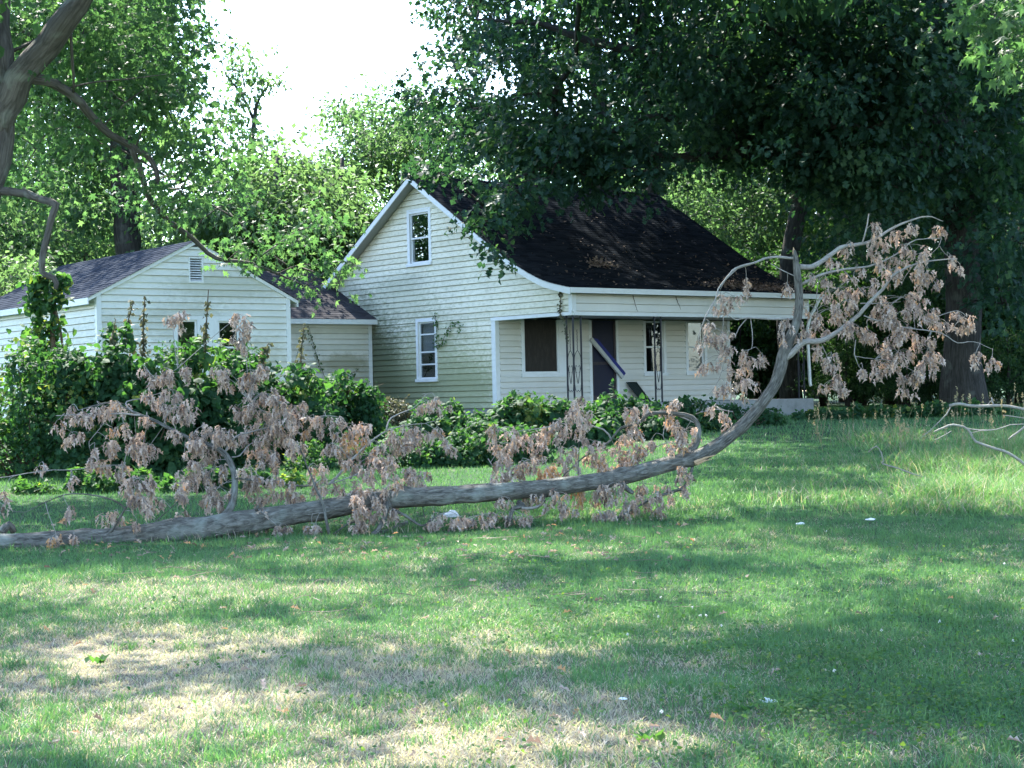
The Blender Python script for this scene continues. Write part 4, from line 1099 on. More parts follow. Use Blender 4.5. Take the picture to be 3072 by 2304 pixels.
SP = (('broad', 1060, 94, 1.1), ('broad', 1210, 90, 1.15), ('broad', 1390, 92, 1.2), ('tall', 1540, 84, .9), ('tall', 1680, 92, 1.1), ('tall', 1830, 78, 1.0), ('tall', 1990, 84, 1.1), ('tall', 2120, 74, 1.1), ('tall', 2260, 70, 1.05), ('tall', 2380, 78, 1.1), ('broad', 1490, 76, .9), ('broad', 1630, 78, .8), ('tall', 1760, 108, 1.2), ('tall', 2080, 108, 1.2), ('tall', 2420, 60, 1.05))
for kind, vx, d, sc in SP:
    plant(kind, 'background_tree', vx, d, L.format(ordinal(vx, [q[1] for q in SP])), 'woodland behind the farmhouse', sc)
L = 'dense understory shrub along the wood edge, {} from the left'
SP = ((1480, 66, 1.1), (1560, 64, .95), (1640, 66, 1.0), (1700, 64, .75), (1780, 63, .85), (1860, 60, .9), (1930, 62, .9), (1990, 58, .75), (2060, 60, .95), (2130, 56, .8), (2200, 57, .95), (2270, 55, 1.0), (1680, 76, 1.1), (1850, 74, 1.1), (2120, 68, 1.1), (2340, 60, 1.2), (1830, 57, .4), (1960, 54.5, .32), (2090, 53, .35), (2180, 52, .4))
for vx, d, sc in SP:
    plant('under', 'understory_shrub', vx, d, L.format(ordinal(vx, [q[0] for q in SP])), 'understory along the wood edge', sc)
L = 'bright green scrub growing behind the annex, {} from the left'
SP = ((-30, 58, 1.2), (60, 62, 1.3), (150, 60, 1.1), (230, 66, 1.3), (360, 64, 1.2), (440, 62, 1.1), (700, 66, 1.2), (800, 66, 1.3), (20, 70, 1.5), (120, 72, 1.5))
for vx, d, sc in SP:
    plant('bushy', 'scrub_bush', vx, d, L.format(ordinal(vx, [q[0] for q in SP])), 'scrub behind the annex', sc)

# ------------------------------------------------------------------ bushes and vines before the buildings
def heap(name, label, cat, vx, vbase, wv, vtop, n, tmpl, size, mat, seed, depth_ratio=.7, spikes=(), tint0=.45, back=0.0, lean=.35, stem=True):
    r = np.random.default_rng(seed)
    b = ground_at(vx, vbase)
    d = b[1]
    k_ = K / FPX * d
    rx, h = wv * .5 * k_, (vbase - vtop) * k_
    ry = rx * depth_ratio
    cen = b + np.array((0, ry * .6 + back, 0))
    cen[2] = float(gz(cen[0], cen[1]))
    ge, wd = Geo(), Geo()
    ph = r.uniform(0, 6.28, 4)
    nlump = 44
    a = r.uniform(0, 6.283, nlump); q_ = np.sqrt(r.uniform(0, 1, nlump))
    hh = (1 - q_ ** 2) ** .5 * r.uniform(.35, 1.0, nlump)
    L_ = np.c_[cen[0] + rx * q_ * np.cos(a), cen[1] + ry * q_ * np.sin(a), cen[2] + h * hh * .88]
    ls = r.uniform(.10, .30, nlump) * min(rx, h * 1.5)
    w = r.integers(0, nlump, n)
    u = unit(r.normal(0, 1, (n, 3)) + (0, -.3, .35))
    rr = ls[w] * r.uniform(.3, 1.35, n) ** .6
    pos = L_[w] + u * rr[:, None]
    fill = r.random(n) < .45                     # leaves lower down the sides
    pos[fill, 2] = cen[2] + (pos[fill, 2] - cen[2]) * r.uniform(.05, 1, fill.sum())
    gzz = gz(pos[:, 0], pos[:, 1]) + .03
    pos[:, 2] = np.maximum(pos[:, 2], gzz)
    dd = u * .5 + r.normal(0, .6, (n, 3)) + (0, -.15, -.55)
    nr = u * .5 + r.normal(0, lean + .2, (n, 3)) + (0, -.25, .8)
    lump_t = r.normal(0, .2, nlump)
    tints = np.clip(tint0 - .12 + lump_t[w] + r.normal(0, .17, n), 0, .97)
    kind = (w % 3 == 0)
    sz_ = size * r.uniform(.4, 1.3, n)
    ge.leaves(tmpl, pos[~kind], dd[~kind], nr[~kind], sz_[~kind], tints[~kind])
    if kind.any(): ge.leaves(KITE, pos[kind], dd[kind], nr[kind], sz_[kind] * .85, tints[kind])
    for k in range(int(10 + 10 * rx)):           # stray leafy shoots break the outline
        j = r.integers(0, nlump); p0 = L_[j]
        dr2 = unit(np.array((r.normal(0, .8), r.normal(-.2, .5), r.uniform(.2, 1.3))))
        Ls = r.uniform(.15, .45) * min(1.0, h)
        p1 = p0 + dr2 * (ls[j] * .6); p2 = p1 + dr2 * Ls + (0, 0, -.25 * Ls)
        sp_, _ = spline([p0, p1, p2], .06)
        wd.tube(sp_, np.linspace(.008, .003, len(sp_)), 3, cap=False)
        m_ = r.integers(8, 18); kk = r.integers(len(sp_) // 3, len(sp_), m_)
        ge.leaves(tmpl, sp_[kk] + r.normal(0, .025, (m_, 3)), r.normal(0, .6, (m_, 3)) + (0, 0, -.3), r.normal(0, .5, (m_, 3)) + (0, -.2, .8), size * r.uniform(.35, .9, m_), np.clip(tint0 + .15 + r.normal(0, .2, m_), 0, 1))
    for k in range(nlump if stem else 0):
        p = L_[k]; q2 = np.array((cen[0] + (p[0] - cen[0]) * .35, cen[1] + (p[1] - cen[1]) * .35, cen[2] - .05))
        mid = (p + q2) / 2 + r.normal(0, .1, 3)
        wd.tube(spline([q2, mid, p], .3)[0], np.linspace(.022, .007, len(spline([q2, mid, p], .3)[0])), 4)
    o = empty(name, cen)
    for (sx, s0, s1) in spikes:                  # withered shoots standing above the heap
        p0, p1 = WV(sx + r.uniform(-3, 3), s0, cen[1]), WV(sx, s1, cen[1] - .1)
        sp, _ = spline([p0, (p0 + p1) / 2 + r.normal(0, .05, 3), p1 + (r.uniform(-.03, .08), 0, 0)], .1)
        sg = Geo()
        sg.tube(sp, np.linspace(.02, .008, len(sp)), 5, mi=0)
        m_ = 80
        kk = (len(sp) * (1 - r.random(m_) ** .6) * .98).astype(int); wv_ = .015 + .06 * (1 - kk / len(sp)) * r.random(m_)
        sg.leaves(KITE, sp[kk] + r.normal(0, 1, (m_, 3)) * wv_[:, None], r.normal(0, .5, (m_, 3)) + (0, 0, -.8), r.normal(0, 1, (m_, 3)), r.uniform(.06, .13, m_), r.uniform(0, .9, m_), mi=1)
        sg.V = [v - cen for v in sg.V]
        part('withered_shoot', sg, [M['bark_brown'], M['dry_brush']], o)
    ge.V = [v - cen for v in ge.V]; part('foliage', ge, mat, o)
    if wd.V:
        wd.V = [v - cen for v in wd.V]; part('stems', wd, M['bark_brown'], o)
    return tag(o, label, cat)

heap('bush', 'sunlit green bush at the far left edge before the annex', 'bush', 60, 1035, 370, 715, 7800, WIDE, 0.107, M['vine'], 41, .7, (), .6)
heap('vine_mound', 'broad vine-covered mound below annex corner board', 'bush', 225, 1030, 360, 662, 10500, HEART, 0.131, M['vine'], 42, .7, ((243, 800, 690),), .42)
heap('vine_mound', 'tall vine mound with withered upright shoots before annex windows', 'bush', 390, 1020, 360, 705, 11250, HEART, 0.139, M['vine'], 43, .7, ((285, 760, 650), (313, 760, 640), (441, 780, 626)), .36)
heap('vine_mound', 'dark vine mound sloping down below right annex corner', 'bush', 555, 1005, 350, 735, 9000, HEART, 0.131, M['vine'], 44, .7, ((520, 800, 738), (572, 800, 742)), .34)
heap('weedy_bush', 'weedy bush growing against the linking passage wall', 'bush', 700, 965, 240, 770, 5400, HEART, 0.123, M['vine'], 45, .6, ((652, 800, 700), (742, 880, 815)), .35)
heap('dry_brush', 'grey half-dead brush below the mouldy corner of farmhouse wall', 'bush', 800, 925, 190, 850, 4200, KITE, .11, M['dry_brush'], 46, .5, (), .45)
heap('weedy_bush', 'low leafy plants under the narrow farmhouse window', 'bush', 960, 985, 240, 868, 6900, HEART, 0.107, M['vine'], 47, .6, (), .5)
heap('weedy_bush', 'low ivy patch on the grass before the porch corner', 'bush', 1060, 1005, 260, 915, 6300, HEART, 0.098, M['vine'], 48, .6, (), .45)
heap('vine_mound', 'round vine mound climbing the iron corner post of the porch', 'bush', 1190, 965, 270, 842, 9750, HEART, 0.139, M['vine'], 49, .6, (), .5)
heap('ivy_patch', 'dark ivy patch under the porch door', 'bush', 1345, 950, 240, 858, 6900, HEART, 0.115, M['vine'], 50, .6, (), .2)
heap('ivy_patch', 'dark ivy patch below the two porch windows', 'bush', 1470, 935, 210, 862, 5700, HEART, 0.107, M['vine'], 51, .6, (), .2)
heap('ivy_patch', 'thin ivy trailing on porch slab beside the fallen limb', 'bush', 1600, 920, 180, 872, 2250, HEART, 0.090, M['vine'], 52, .4, (), .2)
heap('weeds', 'grassy weeds at the foot of the left vine mounds', 'plants', 330, 1062, 640, 1010, 5250, KITE, 0.115, M['vine'], 53, .25, (), .6, stem=False)
heap('weeds', 'leafy weeds fringing the lawn below the farmhouse wall', 'plants', 800, 1015, 480, 945, 4800, HEART, 0.082, M['vine'], 54, .25, (), .5, stem=False)
heap('wood_edge_weeds', 'pale weeds catching sun at the wood edge on the right', 'plants', 1960, 905, 500, 872, 3900, HEART, 0.115, M['vine'], 55, .25, (), .55, stem=False)

# vine column on a dead snag at the left
b = WV(118, 800, 36.0); b[2] = gz(b[0], b[1])
o = empty('vine_snag', b)
sp, rr = spline([b - (0, 0, .1), WV(120, 800, 36), WV(112, 700, 36), WV(118, 640, 35.9), WV(116, 596, 35.9)], .2, [.07, .06, .055, .05, .03], .02)
ge = Geo(); ge.tube(sp, rr, 9, rough=.3); sp2, rr2 = spline([WV(140, 790, 36), WV(128, 700, 35.9), WV(110, 640, 35.9), WV(92, 622, 35.8)], .2, [.03, .025, .02, .01]); ge.tube(sp2, rr2, 6)
ge.V = [v - b for v in ge.V]; part('snag', ge, M['bark_brown'], o, True)
r = np.random.default_rng(60); n = 2300
kk = r.integers(0, len(sp), n); tt = kk / len(sp)
lz_ = r.normal(0, .22, (11, 3)) * (1, .6, .5)
pos = sp[kk] + lz_[(kk * 11 // len(sp) + r.integers(0, 2, n)) % 11] + r.normal(0, 1, (n, 3)) * .75 * ((.10 + .55 * (1 - tt) ** 1.3)[:, None] * (1, .8, .5))
ge = Geo(); ge.leaves(HEART, pos, r.normal(0, .6, (n, 3)) + (0, -.2, -.5), r.normal(0, .45, (n, 3)) + (0, -.2, .9), .15 * r.uniform(.5, 1.3, n), np.clip(.6 + r.normal(0, .25, n), 0, 1))
ge.V = [v - b for v in ge.V]; part('foliage', ge, M['vine'], o)
tag(o, 'sunlit vine column climbing a dead snag before the annex side wall', 'vine')

# creeper on the gable wall by the narrow window, dead vine on the porch corner, vine on passage wall
def wall_vine(name, label, paths, n, size, mat, tmpl, spread, tint0=.5, wood='bark_brown'):
    """paths: lists of (local y along gable, z, out)"""
    r = np.random.default_rng(len(label))
    o = empty(name, house.location, HROT)
    wd, ge = Geo(), Geo()
    for path in paths:
        p, _ = spline([(-d, a, z) if not isinstance(d, tuple) else (d[0], a, z) for a, z, d in path], .06, None, .015)
        wd.tube(p, np.linspace(.012, .004, len(p)), 4)
        m_ = int(n * len(p) / 20); kk = r.integers(0, len(p), m_)
        ge.leaves(tmpl, p[kk] + r.normal(0, spread, (m_, 3)) * (.5, 1, 1), r.normal(0, .5, (m_, 3)) + (-.3, 0, -.7), r.normal(0, .4, (m_, 3)) + (-.9, 0, .4), size * r.uniform(.6, 1.2, m_), np.clip(tint0 + r.normal(0, .2, m_), 0, 1))
    part('stems', wd, M[wood], o); part('foliage', ge, mat, o)
    return tag(o, label, 'vine')
wall_vine('creeper_vine', 'green creeper sprig beside the narrow farmhouse window', [[(5.72, 1.75, .06), (5.45, 1.78, .08), (5.2, 2.05, .10), (4.95, 2.3, .10), (4.65, 2.32, .12), (4.4, 2.1, .14)], [(5.75, 2.6, .06), (5.7, 2.3, .06), (5.72, 1.8, .06)]], 46, .10, M['creeper'], KITE, .05, .4)
wall_vine('dead_vine', 'withered vine hanging down the porch corner', [[(.42, 2.95, .05), (.38, 2.7, .06), (.40, 2.4, .07), (.30, 2.1, (.02,)), (.28, 1.7, (.03,))]], 90, .08, M['dry_brush'], KITE, .03, .5)
wall_vine('climbing_vine', 'thin vine climbing the pale passage wall', [[(8.84, 0.6, (-1.5,)), (8.82, 1.2, (-1.85,)), (8.82, 1.8, (-2.05,)), (8.82, 2.45, (-2.25,))], [(8.84, .7, (-1.5,)), (8.82, 1.0, (-.9,)), (8.83, 1.15, (-.6,))]], 34, .10, M['creeper'], KITE, .04, .35)
wall_vine('dead_twig', 'thin withered vine on the frieze above the porch door', [[(-.05, 2.85, (2.05,)), (-.06, 2.6, (2.12,)), (-.06, 2.42, (2.2,))], [(-.05, 2.84, (3.6,)), (-.06, 2.5, (3.75,))]], 3, .04, M['dry_brush'], KITE, .01)

# ------------------------------------------------------------------ the fallen limb
def R4(x, y): return (x * .3255, 792 + y * .3255)
def R5(x, y): return (648 + x * .4232, 792 + y * .4232)
def R6(x, y): return (1440 + x * .349, 432 + y * .349)
def LD(vx): return float(np.interp(vx, [-120, 0, 600, 1200, 1520, 1700, 2100], [19.15, 19.3, 19.9, 20.7, 21.2, 21.5, 21.9]))
VM = K / FPX                                        # metres per view unit and metre of depth
limb_base = ground_at(-40, 1195)
limb = empty('fallen_limb', limb_base)
tag(limb, 'huge broken limb lying across the lawn with hanging dead brown leaves', 'fallen branch')
def to_local(ge): ge.V = [v - limb_base for v in ge.V]
path = [(-110, 1180), (-40, 1176), (60, 1174), (150, 1170), (250, 1163), (340, 1153), (420, 1145), (500, 1132), (570, 1121), (700, 1100), (830, 1080), (960, 1071), (1100, 1061), (1250, 1045), (1350, 1029), (1440, 1004), (1500, 990), (1560, 956), (1620, 902), (1668, 840), (1686, 795), (1692, 765), (1710, 722), (1722, 690), (1726, 640), (1722, 590), (1718, 556), (1716, 540)]
wid = [46, 46, 46, 46, 47, 49, 52, 50, 46, 43, 41, 40, 38, 36, 34, 33, 31, 28, 26, 24.5, 26, 24, 21, 19, 17.5, 16, 12, 5]
pts = [WV(x, y, LD(x)) for x, y in path]
rad = [w * .5 * VM * LD(x) for w, (x, y) in zip(wid, path)]
sp, rr = spline(pts, .05, None)
P0 = np.array(pts); seg = np.concatenate(([0], np.cumsum(np.linalg.norm(np.diff(P0, axis=0), axis=1))))
sl_ = np.concatenate(([0], np.cumsum(np.linalg.norm(np.diff(sp, axis=0), axis=1)))); sl_ *= seg[-1] / sl_[-1]
rr = np.interp(sl_, seg, rad)
ge = Geo()
nS = 28
ge.tube(sp, rr, nS, rough=0)
V = ge.V[0][:len(sp) * nS].reshape(len(sp), nS, 3)
cen = sp[:, None, :]
ang = np.arange(nS)
# furrowed, lumpy surface: ridges along the limb, swellings, knots
f = np.ones((len(sp), nS))
kx = sl_[:, None] * 1.0
f += .14 * (N1(kx * 2.2 + 0 * ang, ang * .9 + 0 * kx) - .5) + .12 * (N2(kx * 5 + 0 * ang, ang * 1.9 + 3 * 0 * kx) - .5) + .05 * (N3(kx * 14, ang * 2.7 + 0 * kx) - .5)
for (vx, vy, a_c, amp, wl) in ((545, 1135, 7, .28, .10), (385, 1170, 18, .35, .16), (180, 1170, 20, .2, .10), (1340, 1040, 20, .3, .07), (690, 1100, 6, .16, .08), (955, 1070, 8, .14, .07), (1700, 760, 3, .3, .08), (1690, 770, 12, .25, .06), (250, 1165, 5, .25, .07), (640, 1110, 12, .3, .06), (880, 1078, 20, .3, .08), (1020, 1066, 3, .22, .06), (1180, 1055, 10, .25, .06), (1300, 1038, 4, .2, .05), (1450, 1000, 14, .25, .06), (1600, 920, 8, .25, .06), (1722, 660, 2, .3, .05), (1724, 620, 15, .25, .05)):
    c = WV(vx, vy, LD(vx)); k = int(np.argmin(np.linalg.norm(sp - c, axis=1)))
    da = np.minimum(np.abs(ang - a_c), nS - np.abs(ang - a_c))
    f += amp * np.exp(-((sl_[:, None] - sl_[k]) / wl) ** 2) * np.exp(-(da[None] / 3.5) ** 2)
V2 = cen + (V - cen) * f[..., None]
ge.V[0] = np.concatenate([V2.reshape(-1, 3), ge.V[0][len(sp) * nS:]])
ge.UV[0][:len(sp) * nS, 0] = np.tile(np.abs(((ang * 2 / nS + 1) % 2) - 1) * .32, len(sp))
to_local(ge)
part('main_stem', ge, M['log'], limb, True)

BR = []                                             # all branch points, for hanging the leaf clusters
def branch(tr_, pts, w0, w1, off0=0.0, off1=0.0, mat='twig', name='branch'):
    m_ = len(pts)
    vp = [tr_(*p) for p in pts]
    q_ = [WV(x, y, LD(x) + off0 + (off1 - off0) * k / max(1, m_ - 1)) for k, (x, y) in enumerate(vp)]
    for p in q_: p[2] = max(p[2], gz(p[0], p[1]) + .02)
    s, _ = spline(q_, .06, None, .006)
    d = LD(vp[0][0])
    s_r = np.linspace(w0, w1, len(s)) * .5 * VM * d
    g_ = Geo(); g_.tube(s, s_r, 10 if w0 > 8 else 6, rough=.12 if w0 > 8 else 0)
    BR.append(s[len(s) // 5:])
    to_local(g_)
    return part(name, g_, M[mat], limb, True)
# left part
branch(R4, [(1450, 1015), (1515, 960), (1552, 860), (1560, 760), (1545, 680), (1500, 590), (1430, 540), (1290, 490), (1160, 430), (1050, 370), (930, 320), (860, 290), (740, 240), (620, 262), (520, 290)], 18, 2, 0, 1.2, 'log')
branch(R4, [(930, 322), (840, 314), (740, 312), (560, 316), (370, 326)], 5, 1.6, .8, 1.0)
branch(R4, [(880, 300), (845, 262), (842, 232), (930, 212), (1080, 172)], 4, 1.5, .9, 1.2)
branch(R4, [(1490, 575), (1560, 470), (1700, 425), (1850, 390)], 5.5, 2, .6, 1.1)
branch(R4, [(1540, 600), (1590, 590), (1640, 530), (1690, 498)], 3.5, 1.4, .5, .9)
branch(R4, [(685, 1165), (720, 1110), (770, 1045), (820, 960), (855, 900)], 8, 3.4, -.05, -.15, 'log')
branch(R4, [(835, 950), (790, 905), (700, 870), (560, 845), (430, 850), (300, 900), (160, 965), (60, 950), (-40, 925)], 4.2, 1.4, -.1, -.1, 'log')
branch(R4, [(160, 965), (140, 1010), (128, 1055)], 2, 1.2, -.1, -.1, 'log')
branch(R4, [(1440, 640), (1340, 740), (1230, 850), (1110, 960), (1000, 1060)], 3, 2, .7, .1, 'log')
branch(R4, [(2185, 1130), (2165, 1010), (2140, 900), (2100, 820), (2070, 740), (2030, 640), (1990, 540)], 8, 2.6, -.2, -.1, 'log')
branch(R4, [(1560, 742), (1680, 752), (1800, 772), (2060, 792), (2212, 750)], 5.5, 2, .1, .5, 'log')
branch(R4, [(-20, 740), (60, 730), (300, 690), (480, 685), (620, 668), (780, 655), (850, 700)], 2.4, 1.4, .5, .7)
branch(R4, [(470, 690), (470, 740), (445, 790), (480, 825)], 1.5, 1, .5, .3)
branch(R4, [(690, 370), (640, 440), (590, 500), (600, 560)], 2, 1.2, .9, .9)
branch(R4, [(1230, 480), (1225, 560), (1205, 620)], 2, 1.2, .7, .7)
branch(R4, [(1600, 170), (1700, 260), (1800, 330), (1880, 390), (1960, 480)], 3.2, 1.5, 1.0, .9)
branch(R4, [(970, 20), (1060, 90), (1150, 30), (1180, 10)], 2, 1, 1.0, 1.1)
branch(R4, [(10, 1100), (60, 1050), (92, 1095)], 20, 14, .12, .2, 'log', 'broken_stub')
branch(R4, [(1700, 960), (1712, 925)], 8, 6.5, -.05, -.1, 'log', 'broken_stub')
# middle
branch(R5, [(455, 715), (440, 680), (432, 632)], 14, 11, -.12, -.16, 'log', 'broken_stub')
branch(R5, [(440, 690), (435, 760), (400, 830), (370, 900)], 13, 9, -.15, -.35, 'log')
branch(R5, [(545, 795), (490, 820), (430, 850), (385, 905)], 9, 6, .1, -.2, 'log')
branch(R5, [(470, 728), (540, 762), (620, 812), (660, 790), (700, 760)], 8, 3, -.1, -.35, 'log')
branch(R5, [(170, 860), (240, 805), (300, 790)], 4, 3, -.2, -.1, 'log')
branch(R5, [(1112, 690), (1140, 712), (1085, 725), (1072, 790)], 13, 9, 0, -.2, 'log')
branch(R5, [(1130, 722), (1180, 722), (1225, 708), (1245, 678)], 8, 6, -.1, -.05)
branch(R5, [(1245, 700), (1320, 725), (1400, 755)], 2, 1.2, -.1, -.3)
branch(R5, [(1640, 595), (1672, 625), (1702, 645)], 14, 8, -.05, -.15, 'log', 'broken_stub')
branch(R5, [(2005, 500), (1990, 560), (1955, 618), (1850, 655), (1720, 715), (1590, 792)], 8, 3, 0, -.4, 'log')
branch(R5, [(1955, 445), (2010, 415), (2032, 365), (2032, 300), (2000, 258), (1900, 238), (1780, 240), (1735, 285), (1640, 312), (1590, 370)], 15, 4, .05, .45, 'log')
branch(R5, [(1590, 370), (1550, 405), (1450, 462), (1400, 505), (1340, 562)], 5, 2, .45, .3, 'log')
branch(R5, [(1590, 375), (1550, 322), (1430, 292), (1340, 290), (1250, 312), (1090, 332)], 4, 1.4, .45, .7)
branch(R5, [(1340, 292), (1290, 290), (1240, 335)], 2, 1.2, .6, .7)
branch(R5, [(1870, 240), (1862, 300), (1852, 350), (1870, 390)], 2.6, 1.4, .35, .3)
branch(R5, [(1900, 240), (1960, 262), (2010, 285)], 4, 3, .3, .2)
branch(R5, [(2000, 400), (1870, 390), (1780, 440), (1710, 510)], 3, 1.4, .2, .3)
branch(R5, [(1420, 560), (1422, 470), (1425, 380)], 2.5, 1.4, .1, .4, 'log')
branch(R5, [(1200, 585), (1120, 580), (1060, 520), (1100, 505), (1180, 488)], 2.5, 1.2, .1, .3)
branch(R5, [(960, 470), (1000, 530), (1060, 560)], 2.4, 1.2, .5, .3)
branch(R5, [(150, 600), (200, 550), (260, 480), (340, 400), (430, 335), (520, 302), (640, 290)], 6, 1.8, .3, 1.1)
branch(R5, [(440, 325), (465, 262), (580, 208), (645, 142)], 4, 1.5, .8, 1.2)
branch(R5, [(300, 545), (210, 580), (120, 605), (0, 605)], 3.2, 1.6, .3, .2)
branch(R5, [(40, 268), (130, 250), (220, 262)], 2.2, 1.2, .9, 1.0)
branch(R5, [(640, 780), (620, 700), (600, 600)], 2.5, 1.4, .3, .4, 'log')
# upright right end
branch(R6, [(715, 985), (770, 955), (850, 880), (960, 870), (1080, 800), (1190, 710), (1250, 640), (1340, 550), (1400, 470), (1530, 400), (1680, 372), (1800, 365)], 15, 1.8, 0, -.6)
branch(R6, [(822, 412), (900, 412), (1000, 352), (1090, 290), (1250, 262), (1390, 180), (1500, 130), (1620, 102), (1710, 132)], 12, 1.6, 0, .6)
branch(R6, [(838, 520), (960, 460), (1100, 430), (1250, 410), (1380, 360), (1480, 290), (1540, 248), (1700, 236)], 7, 1.6, 0, .3)
branch(R6, [(1212, 262), (1236, 180), (1252, 85)], 4, 2.6, .25, .3)
branch(R6, [(785, 360), (640, 355), (530, 392), (430, 420), (370, 482), (320, 552), (300, 622), (240, 722), (190, 862)], 6.5, 1.6, 0, -.2)
branch(R6, [(520, 400), (440, 425), (360, 500), (330, 560)], 3, 1.4, -.05, .2)
branch(R6, [(778, 736), (600, 736), (500, 728), (440, 742), (400, 728), (355, 700)], 5.5, 2, 0, .15)
branch(R6, [(500, 730), (450, 790), (420, 850)], 3, 1.4, .1, .2)
branch(R6, [(520, 735), (530, 820), (525, 920), (470, 930)], 2.4, 1.2, .1, .1)
branch(R6, [(790, 470), (690, 422), (640, 390)], 2.6, 1.4, 0, .2)
branch(R6, [(1170, 865), (1162, 960), (1200, 972), (1290, 985)], 2.4, 1.2, -.3, -.3)
branch(R6, [(1165, 965), (1190, 1030), (1220, 1055)], 1.8, 1, -.3, -.3)
branch(R6, [(1430, 780), (1510, 795), (1700, 825), (1800, 885), (1900, 876), (2010, 922)], 3.4, 1.2, -.3, -.5)
branch(R6, [(1620, 740), (1680, 720), (1800, 685), (1860, 725)], 2.4, 1.2, -.2, -.3)
branch(R6, [(1200, 640), (1350, 640), (1450, 630)], 3, 1.6, -.2, -.1)
branch(R6, [(1220, 715), (1300, 745), (1400, 760), (1440, 780)], 3.2, 2.2, -.25, -.3)
branch(R6, [(950, 465), (930, 570), (930, 680)], 2.6, 1.4, .05, .1)
branch(R6, [(1100, 440), (1170, 520), (1240, 600)], 2.4, 1.4, .1, .1)
branch(R6, [(960, 905), (990, 960), (1000, 1060)], 2.2, 1.2, -.1, -.1)
branch(R6, [(1530, 400), (1480, 470), (1450, 530)], 2, 1.2, -.4, -.3)
branch(R6, [(1700, 240), (1680, 290), (1630, 340)], 1.8, 1, .3, .3)
branch(R6, [(1690, 285), (1720, 330), (1760, 360)], 1.6, 1, .3, .3)
branch(R6, [(330, 570), (350, 700), (345, 820)], 2, 1.2, .1, .1)
branch(R6, [(300, 920), (350, 1000), (320, 1120), (265, 1200)], 1.6, 1, .1, .2)
branch(R6, [(410, 1310), (290, 1295), (180, 1325)], 2.5, 1.5, .1, .4)
# torn wood
for (x, y), (x2, y2), w in (((1500, 1000), (1546, 983), 9), ((1505, 1003), (1538, 992), 7)):
    g_ = Geo(); a_, b_ = WV(x, y, LD(x) - .08), WV(x2, y2, LD(x2) - .1)
    s, _ = spline([a_, (a_ + b_) / 2 + (0, 0, .01), b_], .04); g_.tube(s, np.linspace(w, 1.2, len(s)) * .5 * VM * 21, 5, rough=.5); to_local(g_)
    tag(part('splinter', g_, M['splinter'], limb), 'pale torn splinter of bare wood')
g_ = Geo(); a_, b_ = WV(1718, 556, LD(1718)), WV(1714, 534, LD(1718)); g_.tube([a_, (a_ * .5 + b_ * .5), b_], [.03, .02, .003], 6, rough=.6); to_local(g_); part('splinter', g_, M['splinter'], limb)

